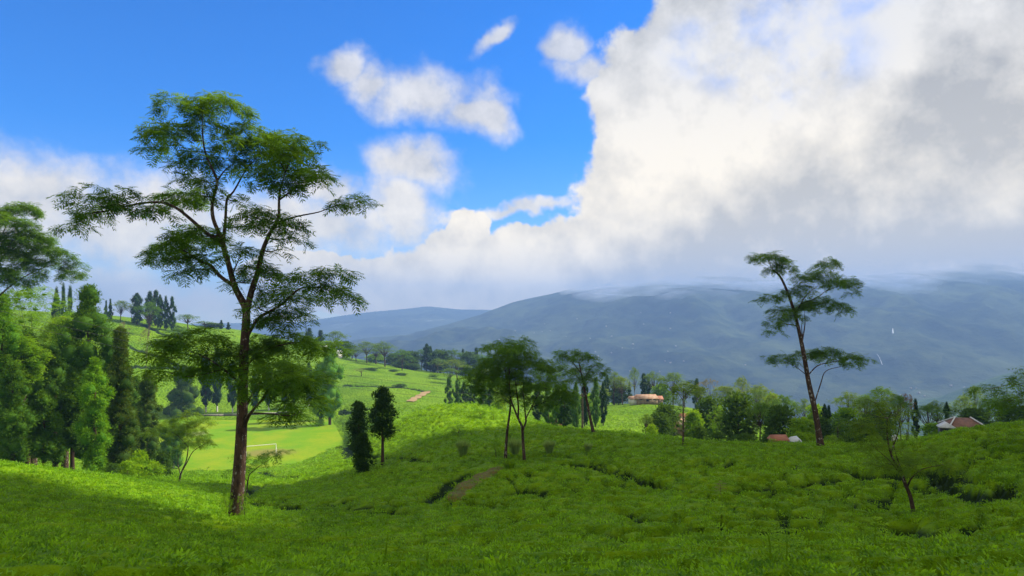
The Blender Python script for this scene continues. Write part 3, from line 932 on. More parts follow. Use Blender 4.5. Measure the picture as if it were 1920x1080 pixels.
def layered_tree(name, label, trunk, trad, limbs, pads, d, leaf=None, dens=26.0, L=0.55, K=4, pw=0.115, group=None, cat='tree', seed=1, barkm=None, sink=0.4, spread=0.55, rdscale=1.0, lowk=None):
    """flat-layered shade tree. trunk, limbs: image bearings turned into points at their own distance d; pads: layers of foliage"""
    rs = np.random.default_rng(seed)
    barkm = barkm or B_ALB
    k = d/F
    b0 = gz(trunk[0][0], d)
    root = empty(name, b0, label, cat, group)
    def loc(px, py, off=0.0):
        return at(px, py, d)+np.array([0, off, 0])-b0
    tp = [loc(*q) for q in trunk]
    tp[0] = np.array([0, 0, -sink])
    T = smooth_line(tp)
    tl = np.linspace(0, 1, len(T))
    tr = trad*(1-.75*tl**.8)
    tr[:2] *= np.array([1.35, 1.12])
    g = Geo()
    g.tube(T, tr, 9)
    woods = [(g, T, tr, 'trunk')]
    for lb in limbs:
        pts, rad = lb[0], lb[1]
        offs = lb[2] if len(lb) > 2 else 0.0
        m = len(pts)
        raw = [loc(*q[:2], offs*(i/(m-1))**1.3) for i, q in enumerate(pts)]
        # start on the wood already there
        best = None
        for (gg, TT, rr, nm) in woods:
            j = np.argmin(np.linalg.norm((TT-raw[0])*np.array([1, .5, 1]), axis=1))
            dd_ = np.linalg.norm((TT[j]-raw[0])*np.array([1, .5, 1]))
            if best is None or dd_ < best[0]:
                best = (dd_, TT[j])
        raw[0] = best[1]
        if len(raw) > 2:
            for i in range(1, len(raw)):
                raw[i] = raw[i]+np.array([0, best[1][1]*(1-i/(m-1)), 0])
        Lm = smooth_line(raw)
        lr = .8*rad*(1-.78*np.linspace(0, 1, len(Lm)))
        gb = Geo()
        gb.tube(Lm, lr, 7)
        woods.append((gb, Lm, lr, 'branch'))
    leafg = {}
    for pi, pd in enumerate(pads):
        px, py, rx, ry = pd[:4]
        lm = pd[4] if len(pd) > 4 else (leaf or L_ALB)
        ry, rx = ry*k*1.05, rx*k*1.05
        # nearest wood below the layer
        c0 = loc(px, py)
        best = None
        for (gg, TT, rr, nm) in woods:
            m_ = np.arange(len(TT)) >= max(1, int(len(TT)*.3))
            dv = (TT-c0)*np.array([1, .35, 1])
            dist = np.linalg.norm(dv, axis=1)+np.where(TT[:, 2] > c0[2]+.3*ry, 1.5*(TT[:, 2]-c0[2]), 0)+(~m_)*0.8
            j = int(np.argmin(dist))
            if best is None or dist[j] < best[0]:
                best = (dist[j], gg, TT[j], rr[j])
        y0 = best[2][1]
        off = y0+rs.normal(0, spread)*rx
        c = c0+np.array([0, off, 0])
        gg, a, ra = best[1], best[2], best[3]
        midp = (a*.45+c*.55)+np.array([0, 0, -.12*np.linalg.norm(c-a)])
        tw = min(ra*.6, .035+.012*rx)
        low = c-np.array([0, 0, .3*ry])
        gg.tube(smooth_line([a, midp, low]), np.linspace(tw, tw*.35, 9), 5)
        for q in range(4):
            th = rs.random()*6.28
            e = low+np.array([math.cos(th)*rx*.7, math.sin(th)*rx*.7*rdscale, rs.uniform(0, .4)*ry])
            gg.tube(smooth_line([midp*.3+low*.7, (low+e)/2+np.array([0, 0, .1*ry]), e]), np.linspace(tw*.4, tw*.15, 9), 4)
        lg = leafg.setdefault(lm.name, (Geo(), lm))[0]
        n = int(max(12, dens*math.pi*rx*rx*rdscale*(lowk[1] if lowk and py > lowk[0] else 1)))
        pad_fronds(lg, c, rx, rx*rdscale, ry, n, L, K, pw, rs)
    for (gg, TT, rr, nm) in woods:
        gg.build(nm, barkm, root, smooth=True)
    for i, (lg, lm) in enumerate(leafg.values()):
        c = lg.build('crown', lm, root)
        if i and lm is L_RED:
            tag(c, 'reddish foliage')
    return root

# --- the tall tree of the foreground
main_limbs = [
 ([(462,585),(474,545),(488,512),(501,472),(517,443),(537,415),(543,374),(558,337)], .17, -1.5),
 ([(429,496),(418,455),(418,415),(418,370),(427,354),(448,309),(462,288)], .10, 1.0),
 ([(415,451),(401,411),(401,378),(411,341),(395,301),(389,268),(389,211)], .11, -.5),
 ([(411,341),(420,318),(431,300)], .05, .5),
 ([(418,452),(391,439),(366,415),(342,394),(317,385),(281,390),(240,403),(205,412)], .11, -1.5),
 ([(433,535),(411,519),(385,496),(358,486),(326,468),(296,455)], .11, 1.5),
 ([(541,378),(570,362),(598,354),(622,347)], .05, -1.0),
 ([(535,417),(566,409),(598,398),(619,384),(648,372)], .05, 1.0),
 ([(461,640),(485,600),(512,585),(537,574),(565,555),(590,543),(631,545),(660,557)], .09, -2.5),
 ([(457,806),(470,780),(487,763),(510,742),(528,724),(560,700)], .10, -2.0),
 ([(457,770),(467,740),(475,716),(482,690)], .07, 1.5),
 ([(452,820),(470,775),(520,768),(570,766),(600,758)], .06, -3.0),
 ([(456,720),(436,697),(415,670),(390,650)], .07, -2.0),
 ([(457,690),(486,660),(530,645),(570,650)], .06, 2.0),
 ([(443,520),(452,495),(470,480)], .05, -1.0),
 ([(316,385),(326,366),(318,352)], .03, .6),
]
main_pads = [(385,183,40,15),(425,198,45,18),(352,208,38,15),(300,235,42,16),(268,262,28,12),(330,260,33,12),(395,235,40,15),(455,232,42,18),(482,250,45,18),
 (520,262,45,16),(565,273,38,14),(545,294,32,12),(430,266,42,15),(480,288,38,14),(370,298,42,14),(340,325,26,11),(415,300,38,13),(395,342,25,10),(385,368,32,11),(432,372,18,11),
 (300,358,42,17),(228,385,42,17),(262,376,35,15),(202,405,33,15),(172,428,24,10),(310,398,32,12),(338,366,24,13),
 (332,435,58,18),(272,450,44,16),(380,438,38,18),(300,478,44,14),(340,478,38,12),(312,508,18,7),(375,503,28,10),
 (440,420,28,12),(465,475,34,16),(480,500,38,18),(452,528,24,10),(510,510,24,10),
 (500,410,44,15),(545,425,38,15),(556,448,30,12),(530,470,18,8),(540,320,44,13),(575,315,34,13),(520,345,32,11),(555,355,32,10),(610,345,38,12),(650,370,33,10),(625,384,20,8),(600,330,25,10),
 (520,545,42,13),(560,560,38,13),(600,525,38,12),(640,515,38,13),(672,555,36,12),(540,585,42,12),(500,575,24,10),(510,600,38,10),(630,540,30,9),
 (400,633,68,18),(362,660,48,14),(470,650,58,18),(530,640,58,18),(582,655,44,14),(400,690,58,15),(480,695,58,16),(550,690,58,16),(608,700,40,13),(598,740,48,13),(560,768,34,11),(440,665,58,16),(576,715,48,13),
 (350,690,34,11),(520,715,44,13)]
layered_tree('shade_tree', 'tallest tree, dark feathery layered crown on a lichened red-brown trunk in the near tea', 
 [(440,972),(445,930),(449,880),(452,830),(455,760),(457,690),(459,640),(462,585),(452,560),(440,537),(429,496),(418,460),(416,440)], .31, main_limbs, main_pads, 28.0, dens=50, L=.46, K=5, pw=.10, seed=3, lowk=(600, .82))

layered_tree('shade_tree', 'leaning tree on the right-hand crest with a lichened pale trunk and separate tiers of leaves',
 [(1540,834),(1529,774),(1517,720),(1506,658),(1496,611),(1484,568),(1465,522),(1449,506)], .24,
 [([(1504,650),(1513,607),(1517,585)], .07, .8), ([(1506,640),(1500,612),(1497,600)], .05, -.8), ([(1490,590),(1508,553),(1525,536)], .07, -1), ([(1500,572),(1535,557),(1556,545),(1590,534)], .06, 1.2),
  ([(1517,710),(1531,685),(1558,677),(1585,670)], .06, -1), ([(1533,765),(1541,720),(1554,697),(1585,689),(1612,683)], .06, 1.2), ([(1495,609),(1465,607),(1445,612)], .05, -1), ([(1514,705),(1490,685),(1455,676)], .04, 1),
  ([(1480,560),(1466,556),(1452,558)], .03, .6)],
 [(1434,483,36,10),(1473,497,28,12),(1453,505,18,7),(1504,521,30,12),(1527,517,30,12),(1554,494,25,8),(1571,488,13,6),(1589,528,32,9),(1609,525,20,8),(1612,549,13,7),(1453,557,24,8),(1480,549,22,9),
  (1539,567,38,11),(1578,575,22,8),(1515,575,28,9),(1461,580,24,8),(1453,600,25,10),(1434,620,14,7),(1484,590,22,9),(1447,671,8,6),(1477,673,26,9),(1531,664,34,10),(1558,661,30,9),(1589,668,28,8),(1609,682,17,6),(1500,540,24,9)],
 50.0, dens=52, L=.42, K=4, pw=.11, seed=5)

layered_tree('shade_tree', 'thin pale-stemmed tree just left of the forked tree in mid-slope tea',
 [(947,860),(950,820),(953,794),(957,761),(955,735),(949,704),(946,672)], .12,
 [([(955,735),(930,715),(900,704)], .06, -1.2), ([(956,750),(925,735),(895,735)], .05, 1.2), ([(949,700),(940,670),(930,655)], .05, .8)],
 [(930,652,32,10),(924,686,48,12),(899,704,36,12),(917,711,42,12),(891,724,26,10),(917,730,40,12),(886,745,18,9),(940,672,40,12),(905,690,36,10),(945,700,34,10)],
 49.0, dens=30, L=.42, K=4, pw=.11, seed=7)
layered_tree('shade_tree', 'forked tree with a broad dark umbrella crown in the middle of the slope',
 [(984,866),(981,835),(979,802),(974,790),(968,776),(958,748),(955,715),(955,690)], .125,
 [([(979,806),(986,790),(987,781),(1000,755),(1015,724),(1030,700)], .09, -1.0), ([(972,783),(972,761),(968,730),(966,704),(972,670)], .09, 1.5), ([(986,790),(983,755),(981,730),(990,700)], .07, .8), ([(1000,760),(1030,748),(1052,745)], .05, -1), ([(960,760),(940,740)], .05, -1.2)],
 [(956,646,52,11),(981,643,26,9),(968,660,42,12),(955,675,58,13),(981,678,50,12),(1002,688,46,12),(1028,683,32,10),(1052,688,20,8),(943,704,40,12),(1020,704,42,12),(968,717,42,12),(994,724,46,12),(1033,724,42,13),(955,737,36,10),(981,748,44,11),(1044,742,34,12),(1059,730,28,10),(1007,752,30,10)],
 47.0, dens=30, L=.42, K=4, pw=.11, seed=8)
layered_tree('shade_tree', 'slender tree with open airy tiers standing at the crest beside a stump-like base',
 [(1114,812),(1106,781),(1100,750),(1095,725),(1090,700),(1085,678)], .17,
 [([(1092,710),(1108,690),(1119,683)], .06, -1), ([(1090,700),(1070,675),(1060,668)], .06, 1), ([(1100,745),(1085,715),(1078,700)], .05, -.8), ([(1096,725),(1112,708)], .05, .8)],
 [(1050,660,10,5),(1072,662,22,8),(1093,667,25,8),(1106,672,18,7),(1059,672,20,8),(1119,683,18,8),(1085,696,30,9),(1116,696,20,8),(1103,709,22,8),(1078,708,18,7)],
 64.0, dens=34, L=.48, K=4, pw=.11, seed=9)
layered_tree('young_tree', 'small wispy tree with thin leaning stem in the nearest right-hand tea',
 [(1716,978),(1708,935),(1696,905),(1687,881),(1673,858),(1664,822),(1664,784)], .075,
 [([(1706,925),(1693,880),(1688,850),(1684,800)], .04, .5), ([(1704,915),(1706,895),(1720,876),(1750,865)], .04, -.5), ([(1690,890),(1660,860),(1620,830)], .03, -.5), ([(1672,850),(1690,810),(1700,790)], .03, .4)],
 [(1598,786,30,11),(1628,770,35,11),(1660,766,35,11),(1613,804,35,11),(1643,798,40,11),(1683,778,28,11),(1598,822,30,9),(1628,828,35,10),(1672,807,40,11),(1646,858,38,12),(1683,846,44,12),(1723,846,40,12),(1747,858,38,12),(1711,870,38,11),(1764,872,28,9),(1658,875,24,9),(1640,750,24,8)],
 22.0, dens=30, L=.36, K=5, pw=.06, leaf=L_ALB2, seed=11, spread=.5)
layered_tree('young_tree', 'small round-crowned tree with forked stem at the left edge of the shaded tea',
 [(335,904),(338,893),(341,884),(350,861),(353,831),(350,805)], .10,
 [([(341,884),(352,866),(364,846),(382,834),(395,826)], .07, -.6), ([(338,890),(331,870),(329,855)], .06, .6), ([(352,840),(335,815),(320,805)], .05, -.6)],
 [(332,790,32,9),(355,778,26,8),(368,792,22,8),(302,804,26,9),(326,818,30,10),(355,804,30,9),(379,812,28,9),(396,822,18,8),(370,828,24,8),(332,840,20,8),(340,800,30,9)],
 59.0, dens=40, L=.38, K=4, pw=.10, leaf=L_ALB2, seed=12, rdscale=.9)
layered_tree('young_tree', 'low sparse sapling close behind the tallest tree trunk',
 [(461,912),(466,895),(474,884),(486,874)], .06,
 [([(463,900),(448,880),(440,868)], .03, -.4), ([(474,884),(495,868),(515,855)], .03, .4)],
 [(440,861,22,6),(480,861,30,7),(512,851,24,6),(464,871,24,6),(496,858,20,6)],
 47.0, dens=16, L=.5, K=4, pw=.10, seed=13)
layered_tree('shade_tree', 'pale-tiered tree rising behind the left grove at the edge of the view',
 [(-35,905),(-33,800),(-28,680),(-24,580),(-15,520),(-10,470),(0,420)], .26,
 [([(-24,560),(0,500),(20,475),(45,440)], .12, -1), ([(-26,590),(10,540),(60,505),(105,490)], .11, 1.2), ([(-12,480),(15,410),(40,392)], .08, .5), ([(-20,520),(-60,470),(-90,440)], .1, -1)],
 [(25,388,40,11),(50,388,20,9),(0,400,36,11),(37,420,46,13),(72,425,20,9),(50,442,46,13),(82,444,30,10),(25,457,50,13),(88,467,32,11),(108,478,26,11),(120,495,22,10),(75,490,38,13),(37,485,42,13),(130,510,14,7),(105,510,26,9),(50,510,40,13),(25,525,38,13),(0,470,40,13),(-40,440,50,14),(-90,450,50,14),(-50,400,40,12),(-5,505,40,12)],
 62.0, dens=38, L=.50, K=4, pw=.11, seed=14)
layered_tree('shade_tree', 'dark leafy limbs of a tree leaning in over the right-hand tea crest',
 [(1996,800),(1988,770),(1980,740),(1975,715)], .14,
 [([(1986,765),(1940,745),(1890,748),(1850,748)], .05, -1), ([(1982,745),(1935,728),(1905,722),(1870,732)], .05, .6), ([(1978,725),(1945,705),(1915,700)], .05, .6)],
 [(1912,715,26,10),(1880,733,30,9),(1858,741,22,8),(1900,750,30,9),(1866,757,24,7),(1935,700,26,10),(1950,730,30,10),(1985,690,40,12),(2010,720,40,12)],
 36.0, dens=40, L=.5, K=4, pw=.10, seed=15)

# --- clumped trees: conifers and broad-leaved trees
def ico(sub):
    import bmesh
    bm = bmesh.new()
    bmesh.ops.create_icosphere(bm, subdivisions=sub, radius=1)
    v = np.array([q.co[:] for q in bm.verts]); f = np.array([[q.index for q in p.verts] for p in bm.faces])
    bm.free()
    return v, f
ICO1, ICO2 = ico(1), ico(2)

def clump_crown(g, centres, radii, nleaf, L, Wd, rs, out=1.0, up=0.35, core=0.72, squash=0.85, reach=1.0):
    for c, r in zip(centres, radii):
        v, f = ICO1
        vv = v*(1+rs.normal(0, .10, (len(v), 1)))*r*core*np.array([1, 1, squash])+c
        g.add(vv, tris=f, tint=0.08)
        n = nleaf
        d = unit(rs.normal(0, 1, (n, 3))+np.array([0, 0, .25]))
        P = d*r*rs.uniform(.55, reach, (n, 1))*np.array([1, 1, squash])+c
        D = d*out+np.array([0, 0, up])+rs.normal(0, .45, (n, 3))
        N = unit(rs.normal(0, 1, (n, 3)))
        g.leaves(P, D, N, L*rs.uniform(.7, 1.3, n), Wd*rs.uniform(.7, 1.3, n), np.clip(rs.normal(.46, .26, n), 0, 1))

def conifer(name, H, Wd, seed, leaf, nl=80, leafL=.5, prof='column', bare=.06, cr=1.0, ncl=None, lime=False, label=None, group=None, loc=(0, 0, 0), core=.82):
    """Japanese cedar: straight trunk, stacked rounded bunches of needles"""
    rs = np.random.default_rng(seed)
    root = empty(name, loc, label, 'tree', group)
    g = Geo()
    zz = np.linspace(-.4, H*.93, 8)
    g.tube(np.stack([rs.normal(0, .05, 8)*Wd*.1, rs.normal(0, .05, 8)*Wd*.1, zz], 1), np.linspace(.018*H+.05, .03, 8), 7)
    tr = None
    C, Rr = [], []
    ncl = ncl or int(18+2.2*H)
    for i in range(ncl):
        t = (i+.5)/ncl
        if prof == 'column':
            w = min(1, .55+t*2.2)*min(1.0, (1.02-t)*3.2)**.7
        elif prof == 'cone':
            w = (1-t)**.75*.98+.06
        else:
            w = math.sin(math.pi*min(1, .12+t*.86))**.6
        z = H*(bare+(1-bare)*t*.97)
        lump = .8+.35*math.sin(t*17+seed*1.7)
        r = Wd*.5*w*lump
        th = i*2.39996+rs.normal(0, .4)
        rc = .235*Wd*cr*rs.uniform(.6, 1.3)*(0.5+.5*w)
        rad = max(0, r-rc*.35)*rs.uniform(.75, 1.2)
        C.append((math.cos(th)*rad, math.sin(th)*rad, min(z, H-rc*.6))); Rr.append(rc)
        if i % 3 == 0 and t < .85:
            g.tube([(0, 0, z-.3*rad), (math.cos(th)*rad*.5, math.sin(th)*rad*.5, z-.25*rad), (math.cos(th)*rad, math.sin(th)*rad, z)], [.012*H*.4+.02, .03, .02], 4)
    g.build('trunk', B_CON, root, smooth=True)
    gc = Geo()
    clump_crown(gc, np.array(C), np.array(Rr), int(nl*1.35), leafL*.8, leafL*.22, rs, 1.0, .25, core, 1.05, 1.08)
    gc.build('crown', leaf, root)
    if lime:
        gl = Geo()
        gl.tube([(0, 0, -.1), (0, 0, .6), (0, 0, 1.3)], np.array([.018*H+.07]*3), 8, cap=False)
        gl.build('limewash_band', B_LIME, root)
    return root

def broad_tree(name, H, Wd, seed, leaf, nl=70, leafL=.4, bare=.25, ncl=56, label=None, group=None, loc=(0, 0, 0), cat='tree', feather=False, barkm=None):
    rs = np.random.default_rng(seed)
    root = empty(name, loc, label, cat, group)
    g = Geo()
    top = H*.62
    g.tube([(0, 0, -.4), (rs.normal(0, .1), rs.normal(0, .1), top*.5), (rs.normal(0, .2), rs.normal(0, .2), top)], [.02*H+.05, .016*H+.03, .01*H], 7)
    C, Rr = [], []
    for i in range(ncl):
        t = (i+.5)/ncl
        z = H*(bare+(1-bare)*t)
        w = math.sin(math.pi*min(1, .16+.80*t))**.55
        th = i*2.39996+rs.normal(0, .5)
        rc = .125*Wd*rs.uniform(.55, 1.5)
        rad = max(0, Wd*.5*w*(.85+.3*rs.random())-rc*.7)*math.sqrt(rs.uniform(.2, 1))
        c = (math.cos(th)*rad, math.sin(th)*rad, min(z, H-rc*.7))
        C.append(c); Rr.append(rc)
        if i % 4 == 0:
            g.tube([(0, 0, min(top, z*.6)), (c[0]*.5, c[1]*.5, z*.8), c], [.008*H+.02, .03, .015], 4)
    g.build('trunk', barkm or B_ALB, root, smooth=True)
    gc = Geo()
    C, Rr = np.array(C), np.array(Rr)
    if feather:
        for c, r in zip(C, Rr):
            v, f = ICO1
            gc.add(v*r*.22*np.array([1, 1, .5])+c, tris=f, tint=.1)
            pad_fronds(gc, c, r*1.15, r*1.15, r*.6, nl, leafL, 3, .12, rs)
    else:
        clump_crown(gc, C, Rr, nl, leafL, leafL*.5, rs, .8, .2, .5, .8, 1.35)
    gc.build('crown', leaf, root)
    return root

def umbrella_tree(name, H, Wd, seed, leaf, nl=30, leafL=.8, npad=26, label=None, group=None, loc=(0, 0, 0), K=3, flat=.46, barkm=None):
    """flat-topped albizia seen from afar"""
    rs = np.random.default_rng(seed)
    root = empty(name, loc, label, 'tree', group)
    g = Geo()
    fk = H*rs.uniform(.38, .5)
    lean = rs.normal(0, .05*H, 2)
    F0 = np.array([lean[0]*.5, lean[1]*.5, fk])
    g.tube(smooth_line([(0, 0, -.4), F0*.5+np.array([rs.normal(0, .02*H), 0, 0]), F0]), np.linspace(.017*H+.03, .012*H+.02, 9), 7)
    gc = Geo()
    for i in range(npad):
        a = i*2.39996+rs.normal(0, .3)
        rr = math.sqrt((i+.4)/npad)
        rad = Wd*.5*rr*rs.uniform(.75, .98)
        z = H*(1-.03-flat*rr*rr*rs.uniform(.35, 1.05))
        pr = Wd*rs.uniform(.11, .18)
        rad = max(0, rad-pr*.5)
        c = np.array([math.cos(a)*rad+lean[0], math.sin(a)*rad+lean[1], z])
        g.tube(smooth_line([F0-np.array([0, 0, rs.uniform(0, .12)*H]), F0*.5+c*.5+np.array([0, 0, -.03*H]), c]), np.linspace(.008*H+.015, .01, 9), 4)
        pad_fronds(gc, c, pr, pr, pr*.40, nl, leafL, K, .14, rs, .3)
    g.build('trunk', barkm or B_ALB, root, smooth=True)
    gc.build('crown', leaf, root)
    return root

USED = {}
def plant(kind, px, d, top, wpx, label, group=None, mk=None, seed=None, width_of=None):
    """one tree on the land: px bearing, distance, apparent top and apparent width give its true size"""
    b = gz(px, d)
    H = max(1.0, ZC+(HORIZ-top)/F*d-b[2])
    Wd = wpx/F*d
    protos = PROTO[kind]
    i = USED.get(kind, 0)
    USED[kind] = i+1
    p, pH, pW = protos[i % len(protos)]
    if i < len(protos):
        o = p
    else:
        o = copy_tree(p)
    o.location = tuple(float(q) for q in b)
    o.scale = (Wd/pW, Wd/pW, H/pH)
    o.rotation_euler = (0, 0, rng.uniform(0, 6.28))
    for k_ in ('group',):
        if k_ in o:
            del o[k_]
    wf = 1.25 if 'albizia' in kind or 'broad' in kind else 1.0
    o.scale = (o.scale[0]*wf, o.scale[1]*wf, o.scale[2])
    tag(o, label, 'bush' if 'bush' in kind else 'shrub' if kind == 'shrub' else 'tree', group)
    return o

PROTO = {
 'cedar': [(conifer('cedar_tree', 14, 4, 21+i, L_CON, 60, .5), 14, 4) for i in range(3)],
 'cedar_dark': [(conifer('cedar_tree', 14, 4, 41+i, L_COND, 60, .5), 14, 4) for i in range(3)],
 'cedar_lime': [(conifer('cedar_tree', 14, 4, 51+i, L_COND, 60, .5, bare=.14, lime=True), 14, 4) for i in range(2)],
 'fir': [(conifer('fir_tree', 14, 4.5, 61+i, L_COND, 40, .6, 'cone'), 14, 4.5) for i in range(2)],
 'albizia': [(umbrella_tree('albizia_tree', 12, 12, 71+i, L_ALB2), 12, 12) for i in range(4)],
 'albizia_dark': [(umbrella_tree('albizia_tree', 12, 12, 81+i, L_ALB, 26), 12, 12) for i in range(3)],
 'albizia_yellow': [(umbrella_tree('albizia_tree', 12, 12, 91+i, L_ALBY, 26), 12, 12) for i in range(2)],
 'albizia_sparse': [(umbrella_tree('albizia_tree', 12, 12, 101+i, L_DRY, 7, .7, 10), 12, 12) for i in range(2)],
 'albizia_red': [(umbrella_tree('albizia_tree', 12, 12, 111, L_RED, 20, .9, 10), 12, 12)],
 'broad': [(broad_tree('broadleaf_tree', 10, 9, 121+i, L_BRO, 44, .75, .12), 10, 9) for i in range(3)],
 'broad_dark': [(broad_tree('broadleaf_tree', 10, 9, 131+i, L_BROD, 44, .75, .08), 10, 9) for i in range(3)],
 'broad_bright': [(broad_tree('broadleaf_tree', 10, 9, 141+i, L_BROY, 44, .7, .15), 10, 9) for i in range(2)],
 'airy': [(broad_tree('broadleaf_tree', 10, 9, 151+i, L_BRO if i else L_BROD, 34, .7, .2, 26, feather=True), 10, 9) for i in range(2)],
 'shrub': [(broad_tree('shrub', 3, 4, 181+i, L_BRO, 14, .5, .15, 12, cat='shrub', feather=True), 3, 4) for i in range(2)],
 'bush': [(broad_tree('bush', 3, 4, 161+i, L_BROY, 60, .35, .05, 22, cat='bush'), 3, 4) for i in range(2)],
 'bush_dark': [(broad_tree('bush', 3, 4, 171+i, L_BROD, 60, .35, .05, 22, cat='bush'), 3, 4) for i in range(2)],
}

# left grove, near enough to be built one by one
def near_cedar(px, d, base_px, top, wpx, leaf, label, seed, prof='column', bare=.05, nl=150, ll=.34, cr=1.0, ncl=None, lime=False, core=.82):
    b = gz(px, d)
    H = ZC+(HORIZ-top)/F*d-b[2]
    return conifer('cedar_tree', H, wpx/F*d, seed, leaf, nl, ll, prof, bare, cr, ncl, lime, label, None, b, core)
near_cedar(165, 72, 890, 533, 90, L_CON, 'tallest round-headed cedar of the left grove with bunched dark foliage', 201, bare=.10, nl=230)
near_cedar(104, 75, 880, 645, 70, L_CON, 'rounded mid-height cedar with soft domed bunches in the middle of the left grove', 202, bare=.13, nl=200)
near_cedar(52, 77, 880, 615, 62, L_CON, 'dark cedar between the bright column and the domed cedar of the left grove', 203, bare=.16, nl=180)
near_cedar(4, 66, 870, 548, 60, L_CONB, 'bright green columnar cedar at the far left edge of the grove', 204, bare=.06, nl=220)
near_cedar(226, 69, 890, 612, 70, L_CONR, 'brownish-tipped cedar with a bare trunk foot at the right of the left grove', 205, 'cone', bare=.06, nl=200, ncl=64)
near_cedar(278, 92, 880, 700, 40, L_CONR, 'slim brownish cedar standing just outside the left grove', 206, nl=150, bare=.12)
near_cedar(256, 96, 880, 704, 30, L_CON, 'slim green cedar squeezed behind the brownish one by the left grove', 207, nl=130)
near_cedar(178, 64, 890, 668, 48, L_CONB, 'bright narrow cedar with drooping bunches at the foot of the tallest grove cedar', 208, nl=200, bare=.02)
near_cedar(136, 70, 885, 690, 40, L_CON, 'narrow shaded cedar with bare reddish trunk in the left grove', 209, bare=.26, nl=150)
near_cedar(82, 66, 880, 735, 46, L_CON, 'short leafy cedar skirting the front of the left grove', 210, bare=.20, nl=180)
near_cedar(24, 63, 875, 680, 54, L_CON, 'lower dark cedar filling the front left corner of the grove', 211, bare=.12, nl=190)
near_cedar(-40, 70, 870, 600, 80, L_CONB, 'bright cedar cut off by the edge of the view', 212, nl=140)
near_cedar(205, 74, 890, 640, 44, L_CON, 'dark cedar wedged between the tallest and the brownish-tipped one of the grove', 213, nl=160, bare=.1)
for px_, d_, top_, w_, sd_, bare_, leaf_, lab_ in (
    (62, 83, 533, 165, 221, .66, L_BRO, 'wide feathery bright-green tree topping the left grove'),
    (122, 79, 590, 105, 222, .68, L_BROY, 'feathery yellow-green tree in front of the tallest grove cedar'),
    (38, 67, 628, 85, 223, .70, L_BRO, 'bright feathery small tree leaning out of the grove front')):
    b = gz(px_, d_)
    broad_tree('broadleaf_tree', ZC+(HORIZ-top_)/F*d_-b[2], w_/F*d_, sd_, leaf_, 60, .6, bare_, 44, lab_, None, b, feather=True)
near_cedar(679, 55, 888, 815, 34, L_COND, 'short bushy dark cedar leafy to the ground, lowest of the slope trio', 231, 'round', bare=.0, nl=120, ll=.3, ncl=30, core=.5, cr=.85)
near_cedar(672, 60, 850, 754, 38, L_COND, 'dark cedar directly behind the short bushy one of the slope trio', 232, 'round', bare=.28, nl=110, ll=.3, ncl=34, core=.5, cr=.85)
near_cedar(717, 57, 875, 729, 48, L_COND, 'dark cedar with a bare lower trunk, tallest of the slope trio', 233, 'round', bare=.38, nl=120, ll=.3, ncl=38, core=.5, cr=.85)
near_cedar(325, 139, 868, 788, 42, L_CON, 'small cedar with whitewashed foot beside the near end of the playing field', 234, bare=.12, nl=90, ll=.45, lime=True)
near_cedar(618, 197, 790, 650, 44, L_CONB, 'tall sunlit cedar at the right corner of the playing field', 235, bare=.12, nl=90, ll=.65)
near_cedar(600, 206, 780, 678, 30, L_CON, 'narrower cedar half hidden behind the tall sunlit corner cedar', 236, bare=.08, nl=80, ll=.65)
near_cedar(345, 215, 770, 688, 56, L_CONR, 'brownish broad cone-shaped cedar at the left corner of the playing field', 237, 'cone', bare=.02, nl=90, ll=.7, ncl=70)

